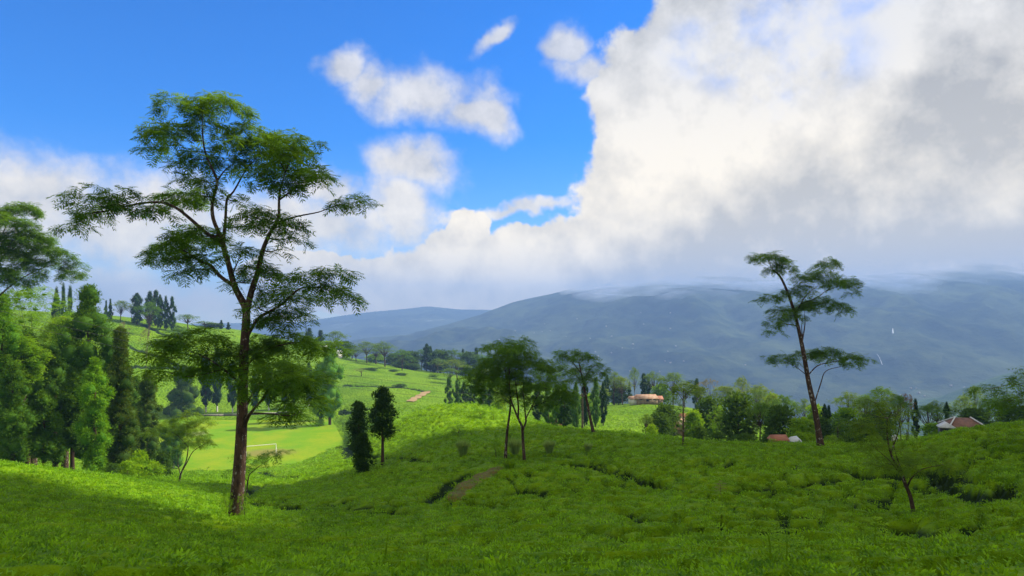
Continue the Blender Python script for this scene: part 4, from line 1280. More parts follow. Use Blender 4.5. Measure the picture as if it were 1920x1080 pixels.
FAR = [
 # hilltop
 ('cedar_dark',257,303,549,20,'broad dark cedar at the left end of the hilltop row'),
 ('cedar_dark',281,306,546,18,'second dark cedar in the hilltop row'),
 ('cedar_dark',292,309,544,16,'tallest dark cedar in the middle of the hilltop row'),
 ('cedar_dark',300,304,552,12,'thin dark cedar right of the tallest hilltop cedar'),
 ('cedar_dark',311,305,555,11,'dark hilltop cedar standing apart, left of the last pair'),
 ('cedar_dark',323,306,556,12,'last dark cedar at the right end of the hilltop row'),
 ('fir',207,300,560,9,'small pointed conifer on the crest next to the grove'),
 ('fir',199,304,563,7,'tiny pointed conifer touching the grove outline on the crest'),
 ('albizia',226,302,563,34,'pale flat-topped tree on the crest left of the hilltop cedars'),
 ('albizia',247,306,568,26,'thin pale flat-topped tree touching the first hilltop cedar'),
 ('albizia_dark',279,290,566,46,'green flat-topped tree in front of the hilltop cedars'),
 ('cedar_dark',106,210,538,16,'dark treetop peeping over the grove, leftmost of three'),
 ('cedar_dark',119,214,533,14,'dark treetop peeping over the grove, middle of three'),
 ('cedar_dark',131,218,538,14,'dark treetop peeping over the grove, nearest the tallest cedar'),
 ('albizia',353,318,589,46,'flat-topped tree where the hill crest starts to fall'),
 ('albizia_dark',336,290,615,60,'dark-leaved flat tree below the hill crest'),
 ('albizia',385,340,602,40,'pale umbrella tree left of the tallest tree on the falling crest'),
 ('fir',415,352,600,10,'small conifer on the crest just left of the tallest trunk'),
 ('fir',428,356,604,9,'smaller conifer touching the tallest trunk on the crest'),
 ('broad_dark',398,350,606,36,'dark round tree on the crest left of the tallest trunk'),
 ('albizia_sparse',228,262,602,26,'thin nearly bare tree standing on the sunny hill face'),
 ('albizia_sparse',274,250,612,26,'second thin nearly bare tree lower on the sunny hill face'),
 # row behind the playing field
 ('cedar_lime',386,221,664,22,'leafy whitewashed cedar, first in the row behind the playing field'),
 ('cedar_lime',407,223,656,20,'tall whitewashed cedar, second in the row behind the playing field'),
 ('cedar_lime',436,222,676,18,'whitewashed cedar left of the tallest trunk in the field row'),
 ('cedar_lime',478,224,694,14,'slim whitewashed cedar right of the tallest trunk in the field row'),
 ('cedar_lime',504,225,684,18,'bare-footed cedar in the middle of the field row'),
 ('cedar_lime',534,228,690,13,'thin cedar with a long bare foot in the field row'),
 ('cedar_lime',552,229,684,15,'dark thin cedar second from the right of the field row'),
 ('cedar_lime',579,230,680,16,'last cedar at the right end of the field row'),
 ('bush',601,195,786,20,'small pale bush at the foot of the sunlit corner cedar'),
 # middle ridge
 ('fir',580,392,615,22,'dark pointed conifer highest on the middle ridge, left one'),
 ('fir',601,396,619,20,'dark pointed conifer beside the highest one on the middle ridge'),
 ('albizia',628,392,620,44,'pale flat-topped tree leaning over the left ridge end'),
 ('broad_bright',585,380,640,44,'bright round tree at the left ridge end'),
 ('broad',560,372,650,40,'green round tree partly behind the big lower crown'),
 ('broad',612,384,640,36,'green round tree beside the white houses'),
 ('broad_dark',646,386,641,30,'dark upright tree right of the white houses'),
 ('albizia',660,388,648,40,'flat-topped tree between the dark upright tree and the pair of umbrellas'),
 ('albizia',688,378,640,46,'umbrella tree, left of the pair standing clear on the middle ridge'),
 ('albizia',722,366,641,54,'umbrella tree with tall clear stem, right of the pair on the middle ridge'),
 ('albizia_sparse',678,296,690,34,'nearly bare tree on the open slope below the umbrella pair'),
 ('albizia_dark',754,356,655,40,'crooked dark tree bending over the open slope'),
 ('broad',705,398,664,34,'low green tree behind the umbrella pair'),
 ('broad_dark',738,398,664,30,'low dark tree right of the umbrella pair'),
 ('broad_dark',768,402,660,40,'dark spreading tree at the left of the ridge wood'),
 ('albizia_dark',790,400,655,46,'dark flat-topped tree in the ridge wood'),
 ('cedar_dark',800,396,644,15,'tallest dark spire of the ridge wood'),
 ('cedar_dark',807,400,649,13,'second dark spire beside the tallest of the ridge wood'),
 ('cedar_dark',814,392,660,16,'short dark spire in front of the ridge wood'),
 ('broad_dark',826,402,658,40,'dark round tree right of the ridge spires'),
 ('albizia_dark',848,398,655,50,'dark umbrella tree right of the ridge spires'),
 ('fir',868,412,654,12,'small pointed conifer on the ridge skyline'),
 ('fir',893,412,652,16,'pointed conifer on the skyline next to the broad umbrella crown'),
 ('broad_dark',878,404,662,44,'dark tree on the skyline behind the broad umbrella crown'),
 ('albizia_dark',900,400,664,40,'dark flat tree at the right end of the ridge wood'),
 ('broad_dark',752,380,676,26,'low dark bushy tree under the ridge wood, left'),
 ('broad_dark',775,382,682,28,'low dark bushy tree under the ridge wood, middle'),
 ('cedar_dark',762,385,668,10,'thin dark conifer among the low ridge trees'),
 ('albizia_yellow',858,322,674,58,'yellow-green umbrella tree below the ridge wood'),
 ('albizia',842,300,690,44,'pale low umbrella tree beneath the yellow-green one'),
 ('bush',815,330,700,26,'pale bush on the slope left of the yellow-green tree'),
 ('bush_dark',695,330,700,36,'dark bush under the right umbrella of the pair'),
 ('bush_dark',738,335,704,22,'dark bush below the crooked tree'),
 ('bush_dark',752,318,714,26,'lower dark bush below the crooked tree'),
 ('bush_dark',750,262,735,30,'dark hedge-like bush above the dirt path'),
 ('broad',650,392,655,24,'small green tree left of the dark upright tree'),
 # cedars behind the umbrella crown
 ('cedar',842,196,706,14,'leftmost cedar of the line behind the broad umbrella crown'),
 ('cedar',858,194,709,13,'second cedar of the line behind the broad umbrella crown'),
 ('cedar_dark',870,190,716,15,'third, darker cedar of the line behind the broad umbrella crown'),
 ('cedar_dark',884,186,722,16,'short dark cedar behind the drooping left side of the umbrella crown'),
 ('cedar',906,180,720,18,'cedar seen under the left half of the umbrella crown'),
 ('cedar_dark',920,178,725,14,'dark cedar seen under the middle of the umbrella crown'),
 ('bush',936,150,752,34,'bright bush beside the thin pale stem'),
 ('cedar_dark',1008,132,722,18,'dark cedar right of the forked stem'),
 ('cedar',1028,128,715,18,'cedar behind the right side of the umbrella crown'),
 ('cedar',1043,122,720,20,'leafy cedar reaching low at the right of the umbrella crown'),
 ('cedar_dark',1058,108,722,24,'broad dark cedar standing on the red track'),
 ('cedar',1080,140,715,16,'cedar left of the slender airy tree'),
 ('cedar_dark',1096,150,712,14,'dark cedar behind the slender airy tree'),
 ('cedar',1117,150,706,16,'tall cedar right of the slender airy tree'),
 ('cedar_dark',1131,156,716,14,'last dark cedar right of the slender airy tree'),
 ('broad_dark',1068,160,740,40,'dark round tree among the cedars by the red track'),
 # far right ridge with the long house
 ('albizia',1152,240,697,40,'pale umbrella tree left of the long house'),
 ('albizia_yellow',1168,236,706,44,'yellowish umbrella tree left of the long house'),
 ('albizia',1190,286,688,22,'tall thin umbrella tree on the skyline above the long house'),
 ('fir',1180,252,716,10,'small dark conifer left of the long house'),
 ('cedar_dark',1207,246,700,13,'dark pillar cedar right behind the long house'),
 ('cedar_dark',1138,238,704,12,'dark pillar cedar at the left of the house ridge'),
 ('cedar_dark',1216,250,712,12,'lower dark cedar next to the pillar cedar'),
 ('broad_dark',1160,244,722,36,'dark trees massed left of the long house'),
 ('albizia',1228,244,697,50,'umbrella tree above the right end of the long house'),
 ('albizia',1262,238,698,56,'wide umbrella tree right of the long house'),
 ('broad',1240,236,722,36,'green round tree behind the right end of the long house'),
 ('albizia_yellow',1284,222,716,50,'yellowish umbrella tree above the dark pole-like stem'),
 ('cedar_dark',1306,236,710,14,'dark treetop between the two yellow-green crowns'),
 ('albizia_sparse',1334,214,708,48,'pinkish thin-leaved tree on the house ridge'),
 ('albizia_yellow',1312,208,724,40,'low yellow-green crown left of the pinkish tree'),
 ('albizia_yellow',1394,200,706,40,'tall yellow-green tree standing over the right wood'),
 ('albizia_yellow',1368,190,722,54,'bright flat-topped tree in the back of the right wood'),
 ('albizia_yellow',1422,186,720,56,'bright tree right of the tall yellow-green one'),
 ('broad',1446,180,742,40,'green tree behind the dark flat one'),
 ('albizia_dark',1474,130,740,62,'dark flat-topped tree at the right of the wood'),
 ('broad_dark',1248,112,760,44,'dark tree hiding the left of the gabled house'),
 ('broad',1300,110,772,34,'green tree hiding the right of the gabled house'),
 ('broad_dark',1330,122,748,56,'dark tree at the left front of the right wood'),
 ('airy',1262,116,738,64,'grey-green airy tree in front of the gabled house'),
 ('airy',1352,112,758,60,'grey-green airy tree in the front of the right wood'),
 ('broad_dark',1384,106,742,64,'large dark round tree in the front of the right wood'),
 ('albizia_dark',1424,102,752,58,'dark tree right of the large dark round one'),
 ('broad_dark',1462,98,764,54,'dark bushy tree above the red sheet roof'),
 ('broad_bright',1505,94,786,48,'bright green bushy tree left of the leaning trunk'),
 ('albizia',1212,104,776,30,'small tree on the crest left of the gabled house'),
 ('broad_dark',1236,106,776,44,'dark spreading tree behind the crest left of the gabled house'),
 ('bush',1222,98,797,26,'bright bush under the dark spreading tree'),
 ('bush_dark',1310,92,800,40,'dark bush right of the gabled house'),
 ('bush_dark',1345,88,812,50,'dark bush at the crest below the airy tree'),
 ('bush_dark',1400,84,815,50,'dark bush at the crest below the large dark tree'),
 ('airy',1490,150,752,40,'green tree behind the leaning trunk, left'),
 ('broad',1530,140,762,40,'green tree behind the leaning trunk, right'),
 ('bush',1520,82,815,28,'pale bush at the foot of the leaning tree'),
 # right-hand hollow
 ('cedar_dark',1546,122,757,13,'dark pointed cedar just right of the leaning trunk, left of two'),
 ('cedar_dark',1554,124,760,13,'dark pointed cedar just right of the leaning trunk, right of two'),
 ('albizia',1588,154,734,60,'pale umbrella tree right of the dark cedar pair'),
 ('albizia_dark',1652,164,724,66,'dark umbrella tree on the hollow skyline'),
 ('albizia',1620,142,746,52,'green umbrella tree left of the red-topped tree'),
 ('airy',1602,130,764,52,'green loose tree behind the small wispy tree'),
 ('broad_dark',1650,126,772,56,'dark round tree behind the small wispy tree'),
 ('albizia_red',1704,120,736,34,'red-topped tree in the right-hand hollow'),
 ('albizia_dark',1690,118,742,44,'dark green tree joined to the red-topped one'),
 ('cedar_dark',1717,126,748,12,'dark conifer under the red-topped tree'),
 ('cedar_dark',1775,142,753,11,'small dark pointed cedar left of the rust-roofed house'),
 ('albizia',1828,186,722,38,'pale distant umbrella tree above the rust-roofed house'),
 ('albizia',1808,170,742,54,'low pale umbrella tree behind the rust-roofed house'),
 ('albizia_dark',1850,160,745,56,'dark umbrella tree right of the rust-roofed house'),
 ('albizia_dark',1742,124,758,64,'dark tree left of the small white gable'),
 ('airy',1790,132,764,50,'green tree behind the rust-roofed house, left'),
 ('broad_dark',1826,128,768,54,'dark tree behind the rust-roofed house'),
 ('airy',1868,124,768,52,'green tree right of the rust roof'),
 ('broad_dark',1910,118,764,56,'dark tree under the leaning limbs at the edge'),
 ('airy',1572,112,780,44,'green tree by the pale sheet roof'),
 ('broad_dark',1620,104,790,40,'dark bushy tree low in the hollow'),
 ('bush',1560,92,818,30,'bright bush beside the leaning trunk'),
 ('airy',1700,108,790,50,'green tree low behind the wispy tree'),
 ('broad',1750,100,795,36,'green low tree by the rust-roofed house'),

 ('albizia_yellow',905,300,690,50,'yellow-green umbrella tree seen through the left of the broad umbrella crown'),
 ('albizia',930,330,684,50,'pale umbrella tree behind the broad umbrella crown, left part'),
 ('albizia',1030,340,688,46,'pale umbrella tree behind the right of the broad umbrella crown'),
 ('albizia_dark',1010,360,690,40,'dark umbrella tree behind the forked stem'),
 ('albizia_yellow',1128,210,722,40,'yellow-green umbrella tree behind the last cedar of the line'),
 ('broad',1100,190,740,36,'green tree between the cedars behind the slender airy tree'),
 ('albizia',560,384,640,44,'pale umbrella tree over the left ridge end'),
 ('albizia',705,385,650,44,'pale umbrella tree filling between the clear pair'),
 ('albizia',668,372,655,40,'low pale umbrella tree left of the clear pair'),
 ('albizia_dark',775,392,668,46,'dark low umbrella tree in front of the ridge wood'),
 ('albizia',820,380,672,40,'green low umbrella tree in front of the ridge spires'),
 ('albizia_yellow',1350,196,722,44,'yellow-green crown right of the pinkish tree'),
 ('albizia',1418,176,728,46,'pale umbrella crown over the middle of the right wood'),
 ('albizia_yellow',1448,168,738,44,'yellow-green crown behind the dark flat-topped tree'),
 ('albizia',1510,160,748,40,'pale umbrella tree left of the leaning trunk'),
 ('albizia_dark',1625,150,740,60,'dark spreading tree left of the hollow skyline tree'),
 ('albizia',1680,150,738,56,'green spreading tree left of the red-topped tree'),
 ('albizia',1760,150,752,60,'green spreading tree right of the red-topped tree'),
 ('albizia_dark',1880,140,750,60,'dark spreading tree behind the leaning limbs'),
 ('broad',1585,118,768,50,'green tree right of the leaning trunk'),
 ('broad_dark',1540,110,785,36,'dark tree touching the leaning trunk'),
 ('bush_dark',1440,78,818,40,'dark bush behind the rusty red shed roof'),
 ('bush',1500,80,812,34,'bright bush behind the pale shed roof'),
 ('bush_dark',1600,78,815,50,'dark bush in the dip right of the leaning trunk'),
 ('bush',1640,72,818,40,'green bush in the dip behind the wispy tree'),
 # around the grove foot
 ('bush_dark',305,74,848,44,'dark bush on the bank by the young forked tree'),
 ('bush',262,66,848,50,'bright bush at the foot of the brownish cedar'),
 ('bush',240,62,866,44,'bright low bush at the grove corner'),
 ('bush',285,68,866,44,'bright bush below the dark bank bush'),
 ('bush_dark',210,60,874,34,'dark hollow bush against the brownish cedar trunk'),
 ('shrub',858,66,822,40,'dark unplucked bush low on the sunny knoll'),
 ('shrub',900,80,768,34,'dark shrub on the crest left of the thin pale stem'),
 ('shrub',925,78,772,18,'smaller dark shrub on the crest touching the thin pale stem'),
 ('shrub',424,27.6,948,26,'small dark shrub hugging the foot of the tallest trunk'),
 ('shrub',458,27.4,956,22,'low leafy sprout right of the tallest trunk foot'),
 ('shrub',930,50,836,30,'dark shrub left of the thin pale stem foot'),
]
for row in FAR:
    plant(*row)

# thin straight tree with its crown lost among the ones behind
layered_tree('shade_tree', 'thin straight dark-stemmed tree standing alone on the crest before the gabled house',
 [(1281,834),(1281,800),(1281,770),(1281,745),(1282,728)], .085,
 [([(1281,750),(1270,735),(1258,728)], .04, .6), ([(1281,745),(1295,730),(1308,726)], .04, -.6)],
 [(1262,724,22,7),(1285,718,26,8),(1306,724,20,7),(1275,734,20,6),(1298,735,18,6)], 53.0, dens=12, L=.5, K=3, pw=.12, leaf=L_ALB2, seed=31)

# ------------------------------------------------------------------ buildings
M_RUST = plain('rusty_sheet', (0.24, 0.125, 0.08), 0.7, (0.16, 0.09, 0.06), 1.2, stretch=(2, 2, .6))
M_TERRA = plain('faded_terracotta', (0.46, 0.31, 0.20), 0.8, (0.36, 0.19, 0.11), 1.1)
M_ORANGE = plain('orange_sheet', (0.42, 0.17, 0.09), 0.7, (0.30, 0.12, 0.065), 1.0)
M_PALE = plain('pale_sheet', (0.62, 0.64, 0.62), 0.6, (0.5, 0.5, 0.48), 1.5)
M_WHITE = plain('white_wall', (0.78, 0.76, 0.70), 0.8, (0.66, 0.63, 0.56), 1.0)
M_BAMB = plain('bamboo_wall', (0.34, 0.24, 0.15), 0.9, (0.22, 0.16, 0.11), 2.0)
M_DARK = plain('dark_opening', (0.03, 0.03, 0.035), 0.3)
M_TRIM = plain('pale_trim', (0.72, 0.60, 0.42), 0.7)

def gable(g, c, L, Wd, h, rz, over=None, hip=0.0):
    over = min(.35, .09*(L+Wd)/2) if over is None else over
    """solid pitched roof, ridge along local x"""
    l, w_ = L/2+over, Wd/2+over
    r = l-hip
    v = np.array([(-l, -w_, 0), (l, -w_, 0), (l, w_, 0), (-l, w_, 0), (-r, 0, h), (r, 0, h), (-l, -w_, -.12), (l, -w_, -.12), (l, w_, -.12), (-l, w_, -.12)])
    ca, sa = math.cos(rz), math.sin(rz)
    v = np.stack([v[:, 0]*ca-v[:, 1]*sa, v[:, 0]*sa+v[:, 1]*ca, v[:, 2]], 1)+np.array(c)
    g.add(v, quads=[(0,1,5,4),(2,3,4,5),(9,8,7,6),(0,6,7,1),(1,7,8,2),(2,8,9,3),(3,9,6,0)], tris=[(1,2,5),(3,0,4)])

def house(name, label, px, d, L, Wd, wall_h, roof_h, rz, wall, roof, group=None, hip=0.0, lift=0.0, wins=2, parts=(), base_py=None):
    b = gz(px, d)
    if base_py is not None:
        b[2] = max(b[2], ZC+(HORIZ-base_py)/F*d)
    root = empty(name, b, label, 'house', group)
    ca, sa = math.cos(rz), math.sin(rz)
    def wpt(x, y, z):
        return (x*ca-y*sa, x*sa+y*ca, z)
    g = Geo(); g.box((0, 0, wall_h/2-.6), (L, Wd, wall_h+1.2), rz); g.build('wall', wall, root)
    g = Geo(); gable(g, (0, 0, wall_h+.05), L, Wd, roof_h, rz, hip=hip); g.build('roof', roof, root)
    g = Geo(); g.box(wpt(0, -Wd/2-.02, wall_h*.42), (.85, .08, wall_h*.84), rz); g.build('door', M_DARK, root)
    for i in range(wins):
        x = L*((i+.5)/wins-.5)
        if abs(x) < .7:
            x += .9
        g = Geo(); g.box(wpt(x, -Wd/2-.02, wall_h*.6), (.9, .08, wall_h*.4), rz); wn = g.build('window', M_DARK, root)
        g = Geo(); g.box(wpt(x, -Wd/2-.06, wall_h*.6-.22*wall_h), (1.1, .1, .08), rz); g.build('sill', M_WHITE, wn)
    for p in parts:
        p(root, wpt, rz)
    return root

def annex(x, y, L, Wd, h, rh, roof, wall):
    def f(root, wpt, rz):
        g = Geo(); g.box(wpt(x, y, h/2-.6), (L, Wd, h+1.2), rz); g.build('annex_wall', wall, root)
        g = Geo(); gable(g, wpt(x, y, h+.05), L, Wd, rh, rz); g.build('annex_roof', roof, root)
    return f
def barge(Wd, L, h0, rh, both=False):
    def f(root, wpt, rz):
        for sx in ((-1, 1) if both else (1,)):
            for sy in (-1, 1):
                g = Geo()
                a, b_ = np.array(wpt(sx*(L/2+.4), sy*(Wd/2+.45), h0)), np.array(wpt(sx*(L/2+.4), 0, h0+rh+.12))
                g.tube([a, (a+b_)/2, b_], [.12, .12, .12], 4)
                g.build('barge_board', M_TRIM, root)
    return f
def ridge_caps(L, Wd, h0, rh, hip):
    def f(root, wpt, rz):
        l, w_ = L/2+.35, Wd/2+.35
        for sx in (-1, 1):
            for sy in (-1, 1):
                a, b_ = np.array(wpt(sx*(l-hip), 0, h0+rh+.08)), np.array(wpt(sx*l, sy*w_, h0+.1))
                g = Geo(); g.tube([a, (a+b_)/2, b_], [.11, .11, .11], 4); g.build('ridge_cap', M_PALE, root)
    return f
house('long_house', 'long low house with a faded terracotta roof on the far knoll', 1211, 217, 6.6, 4.2, .8, 1.15, .06, M_BAMB, M_TERRA, hip=.5, wins=3, base_py=751,
      parts=(annex(-4.0, .3, 2.4, 3.2, .6, .8, M_TERRA, M_WHITE), annex(4.0, .2, 2.2, 3.4, .5, .9, M_ORANGE, M_BAMB)))
house('gabled_house', 'brown gabled house with pale roof edges half hidden behind the airy tree', 1274, 122, 3.2, 2.8, 1.2, 1.5, R(62)-math.pi, M_BAMB, M_TERRA, wins=1, base_py=815,
      parts=(barge(2.8, 3.2, 1.25, 1.5, True),))
house('hut', 'small orange-roofed hut above the brown gabled house', 1284, 132, 1.9, 1.8, .6, .9, .2, M_WHITE, M_ORANGE, wins=1, base_py=790)
house('hut', 'small orange-roofed hut peeping right of the dark trees', 1337, 138, 2.0, 1.8, .8, .9, -.2, M_WHITE, M_ORANGE, wins=1, base_py=792)
house('shed', 'low shed with a rusty red sheet roof behind the crest', 1459, 70, 1.4, 1.4, .8, .45, .05, M_BAMB, M_ORANGE, wins=1, base_py=845)
house('shed', 'low shed with a pale sheet roof beside the rusty red one', 1488, 76, .9, 1.2, .8, .5, .6, M_WHITE, M_PALE, wins=1, base_py=844)
house('shed', 'tiny pale shed right beside the leaning trunk foot', 1526, 84, .5, .8, .5, .25, .1, M_WHITE, M_PALE, wins=1, base_py=838)
house('rust_roofed_house', 'rust-roofed house with pale ridge caps behind the right-hand tea crest', 1805, 92, 3.9, 3.4, 1.1, 1.15, R(-14), M_WHITE, M_RUST, hip=1.4, wins=2, base_py=815,
      parts=(ridge_caps(3.9, 3.4, 1.15, 1.15, 1.4),))
house('shed', 'small white-gabled shed at the left of the rust-roofed house', 1774, 84, 1.4, 1.5, .9, .55, R(70), M_DARK, M_PALE, wins=1, base_py=814)
house('shed', 'tiny white gable seen through the wispy tree', 1677, 88, .55, .6, .45, .3, R(60), M_WHITE, M_PALE, wins=1, base_py=826)
house('white_house', 'white house on the middle ridge, left of two', 604, 374, 4.6, 4, 2.6, 1.2, .1, M_WHITE, M_PALE, wins=2, base_py=685)
house('white_house', 'white house on the middle ridge, right of two', 632, 372, 4.2, 4, 2.4, 1.2, -.2, M_WHITE, M_PALE, wins=2, base_py=683)

# hamlets scattered over the big mountain, a few pixels each
mt = bpy.data.objects['main_mountain']
co = np.zeros(len(mt.data.vertices)*3, np.float32); mt.data.vertices.foreach_get('co', co); co = co.reshape(-1, 3)
mpx = 960+F*co[:, 0]/co[:, 1]; mpy = HORIZ-(co[:, 2]-ZC)/co[:, 1]*F
front = co[:, 1] < 3150
def on_mountain(px, py):
    dd = np.hypot(mpx-px, mpy-py)+(~front)*1e4
    return co[int(np.argmin(dd))]
M_FARW = plain('far_wall', (0.42, 0.40, 0.38), 0.8, (0.32, 0.30, 0.28), 0.2)
def far_house(o, p, rz, s):
    o.location = tuple(float(q) for q in p); o.rotation_euler = (0, 0, rz); o.scale = (s, s, s)
fh = empty('village_house', (0, 0, 0), 'tiny pale house among the fields of the blue mountainside', 'house', 'houses dotted over the blue mountainside')
g = Geo(); g.box((0, 0, 1.5), (8, 6, 5)); g.build('wall', M_FARW, fh)
g = Geo(); gable(g, (0, 0, 4.05), 8, 6, 2.2, 0); g.build('roof', plain('far_roof', (.36, .34, .32), .8), fh)
spots = [(rng.normal(1180, 120), rng.normal(668, 34)) for _ in range(34)]+[(rng.normal(960, 50), rng.normal(620, 16)) for _ in range(9)]+[(rng.normal(1150, 110), rng.normal(610, 14)) for _ in range(7)]
for i, (a, b_) in enumerate(spots):
    o = fh if i == 0 else copy_tree(fh)
    far_house(o, on_mountain(a, max(b_, 585)), rng.uniform(-.5, .5), rng.uniform(.35, .65))
for i in range(14):
    o = copy_tree(fh)
    o['label'] = 'tiny pale house of the hazy valley town beyond the hollow'
    o['group'] = 'houses of the hazy valley town'
    far_house(o, on_mountain(rng.uniform(1640, 1820), rng.uniform(726, 752)), rng.uniform(-.5, .5), rng.uniform(.35, .7))

M_FALL = plain('white_water', (0.6, 0.62, 0.66), 0.5, (0.45, 0.48, 0.52), 0.3)
def waterfall(label, pts, wd):
    P = np.array([on_mountain(*q) for q in pts])+np.array([0, -3.0, 2.0])
    root = P[0].copy()
    g = Geo()
    g.tube(smooth_line(P-root), np.linspace(wd*.5, wd, len(smooth_line(P-root))), 5)
    o = g.build('waterfall', M_FALL); o.location = tuple(float(v) for v in root)
    tag(o, label, 'waterfall')
waterfall('short white waterfall on the blue mountainside, upper of two', [(1671,615),(1673,620),(1675,627)], 2.6)
waterfall('thin long white waterfall on the blue mountainside, lower of two', [(1644,664),(1648,672),(1653,683)], 0.9)

# ------------------------------------------------------------------ goal, field wall, power line, grass clumps
gp = np.array([(461-960)/F*152, 152, PITCH_Z-.2])
goal = empty('football_goal', gp, 'white football goal frame at the near end of the playing field', 'goal')
M_GOAL = plain('white_paint', (0.8, 0.8, 0.78), 0.5, (0.74, 0.74, 0.7))
w0, w1 = np.array([0, 0, 0.]), np.array([5.6, 3.2, 0])
for q in (w0, w1):
    g = Geo(); g.tube([q, q+np.array([0, 0, 1.0]), q+np.array([0, 0, 2.0])], [.075]*3, 8); g.build('goal_post', M_GOAL, goal)
    g = Geo(); g.tube([q+np.array([0, 0, 1.95]), q+np.array([.4, -.7, 1.0]), q+np.array([.6, -1.1, 0])], [.035]*3, 6); g.build('back_stay', M_GOAL, goal)
g = Geo(); g.tube([w0+np.array([-.07, 0, 2.03]), (w0+w1)/2+np.array([0, 0, 2.03]), w1+np.array([.07, 0, 2.03])], [.075]*3, 8); g.build('crossbar', M_GOAL, goal)

def field_wall():
    A = [gz(372, 214), gz(420, 215), gz(470, 216), gz(520, 217), gz(566, 217)]
    root = empty('field_wall', A[0], 'low pale stone edging wall along the far side of the playing field', 'wall')
    g = Geo(); gcap = Geo()
    for a, b_ in zip(A[:-1], A[1:]):
        dlt = (b_-a)[:2]; L_ = np.linalg.norm(dlt); rz = math.atan2(dlt[1], dlt[0])
        c = (a+b_)/2-A[0]
        g.box((c[0], c[1], c[2]-.1), (L_+.1, .4, 1.0), rz)
        gcap.box((c[0], c[1], c[2]+.46), (L_+.2, .5, .12), rz)
    g.build('wall_body', plain('field_stone', (.16, .14, .11), .9, (.07, .07, .05), 2), root)
    gcap.build('coping', plain('pale_coping', (.5, .47, .4), .9), root)
field_wall()

M_WIRE = plain('wire', (.10, .10, .10), .5)
def power_line():
    a0, b0 = gz(-150, 46), gz(1092, 82)
    M_POLE = plain('pole_wood', (.16, .13, .10), .9)
    tops = []
    for b, H, lab in ((a0, ZC+(HORIZ-545)/F*46-a0[2], 'wooden power pole outside the left edge of the grove'), (b0, ZC+(HORIZ-742)/F*82-b0[2], 'wooden power pole among the cedars by the crest')):
        r = empty('power_pole', b, lab, 'pole', 'poles of the power line')
        g = Geo(); g.tube([(0, 0, -.5), (0, 0, H/2), (0, 0, H+.3)], [.13, .12, .10], 8); g.build('pole', M_POLE, r)
        g = Geo(); g.box((0, 0, H), (.1, 1.3, .1), .4); g.build('crossarm', M_POLE, r)
        tops.append(b+np.array([0, 0, H]))
    for k_, lab in ((-1, 'lowest'), (0, 'middle'), (1, 'highest')):
        A, B = tops[0]+np.array([.2*k_, .55*k_, .05+.5*k_]), tops[1]+np.array([.2*k_, .55*k_, .05+.5*k_])
        t = np.linspace(0, 1, 40)[:, None]
        P = A*(1-t)+B*t-np.array([0, 0, 2.2])*4*t*(1-t)
        g = Geo(); g.tube(P-A, np.full(40, .011), 4, cap=False)
        o = g.build('power_cable', M_WIRE); o.location = tuple(float(v) for v in A)
        tag(o, lab+' of the thin power cables strung past the grove', 'cable', 'cables of the power line')
power_line()

def grass_clump(px, d, hpx, wpx, label, mat=L_GRASS):
    b = gz(px, d); h = hpx/F*d; wd = wpx/F*d
    n = 260
    th = rng.random(n)*6.28; r = wd*.22*np.sqrt(rng.random(n))
    P = np.stack([r*np.cos(th), r*np.sin(th), np.full(n, -.1)], 1)
    D = np.stack([np.cos(th)*.16, np.sin(th)*.16, np.full(n, 1.)], 1)+rng.normal(0, .13, (n, 3))
    N = np.stack([np.cos(th), np.sin(th), np.full(n, .2)], 1)
    g = Geo()
    g.leaves(P, D, N, h*rng.uniform(.6, 1.15, n), .05, rng.random(n))
    P2 = P+unit(D)*h*.55
    g.leaves(P2, unit(D)+np.stack([np.cos(th)*.6, np.sin(th)*.6, np.full(n, -.1)], 1), N, h*.4*rng.uniform(.6, 1.1, n), .04, rng.random(n))
    o = g.build('grass_clump', mat); o.location = tuple(float(v) for v in b)
    tag(o, label, 'grass')
grass_clump(868, 52, 32, 26, 'tall pale grass clump left of the two crowned stems')
grass_clump(966, 51, 34, 26, 'tall grass clump between the thin pale stem and the forked one')
grass_clump(1030, 50, 26, 26, 'brownish tall grass clump right of the forked stem')
grass_clump(1103, 50, 16, 20, 'small grass clump near the slope crest')
grass_clump(955, 42, 20, 30, 'broad-bladed green weed clump above the bare soil patch', L_BRO)

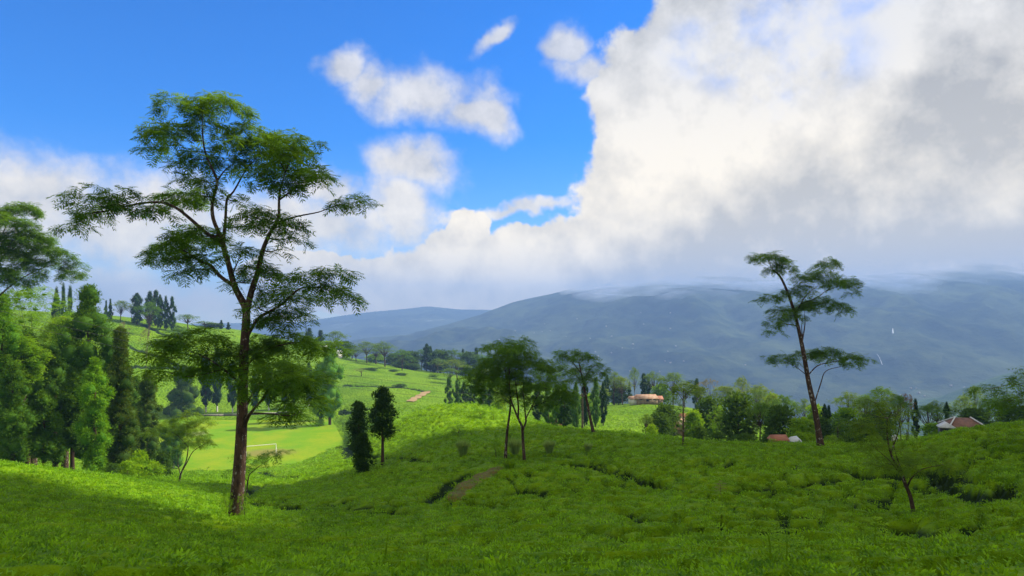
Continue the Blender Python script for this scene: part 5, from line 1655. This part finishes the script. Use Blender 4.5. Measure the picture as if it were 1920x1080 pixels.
def shoot(px, d, h, label, mat=L_BROY, n=16):
    b = gz(px, d); b[2] = float(land(np.array([b[0]]), np.array([b[1]]))[0][0])
    g = Geo()
    g.tube([(0, 0, -.2), (.02, 0, h*.5), (.05, .02, h)], [.012, .01, .005], 5)
    stem = g.build('weed_shoot', mat)
    th = np.arange(n)*2.4; z = np.linspace(.25, 1, n)*h
    gl = Geo()
    D = np.stack([np.cos(th), np.sin(th), np.full(n, .45)], 1)
    gl.tube([(0, 0, .2*h), (.02, 0, .6*h), (.04, 0, h)], [.01, .008, .004], 5)
    gl.fronds(np.stack([.01*np.cos(th), .01*np.sin(th), z], 1), D, np.full(n, .42*h), 4, rng.random(n), .4, .13)
    gl.build('frond', mat, stem)
    stem.location = tuple(float(v) for v in b)
    stem.rotation_euler = (0, 0, rng.uniform(0, 6))
    tag(stem, label, 'weed')
shoot(1445, 8.6, .42, 'pale feathery weed shoot poking out of the near tea, left of the pair')
shoot(1475, 9.2, .40, 'pale feathery weed shoot poking out of the near tea, right of the pair')
shoot(1325, 9.0, .25, 'small yellow-green weed by the bottom edge of the near tea')
shoot(722, 10, .38, 'upright weed in the near tea below the bare soil patch')
shoot(800, 10.2, .32, 'bent pale weed right of the upright one in the near tea')
shoot(1640, 12.0, .42, 'leafy weed on the bright bank near the wispy tree')
shoot(1232, 14.5, .28, 'lone yellowish weed in the middle of the near tea')
shoot(1352, 27.0, .45, 'yellowing bush sprout beside the plucking lane', L_DRY)
shoot(160, 12.5, .40, 'dark weed sprout in the shaded tea near the left edge', L_BRO)
shoot(1075, 8.4, .34, 'pale weed at the bottom of the near tea, middle')

# ------------------------------------------------------------------ the air
hz, t, out = material('haze')
pvn = t.node('ShaderNodeVolumePrincipled')
pvn.inputs['Color'].default_value = (0.31, 0.53, 1.0, 1)
pvn.inputs['Density'].default_value = 0.00029
pvn.inputs['Anisotropy'].default_value = 0.1
t.l.new(pvn.outputs[0], out.inputs['Volume'])
g = Geo()
g.box((0, 1400, ZC-10), (9400, 9800, 672))
o = g.build('haze', hz)
tag(o, 'pale blue mountain haze filling the valley air', 'haze', kind='stuff')
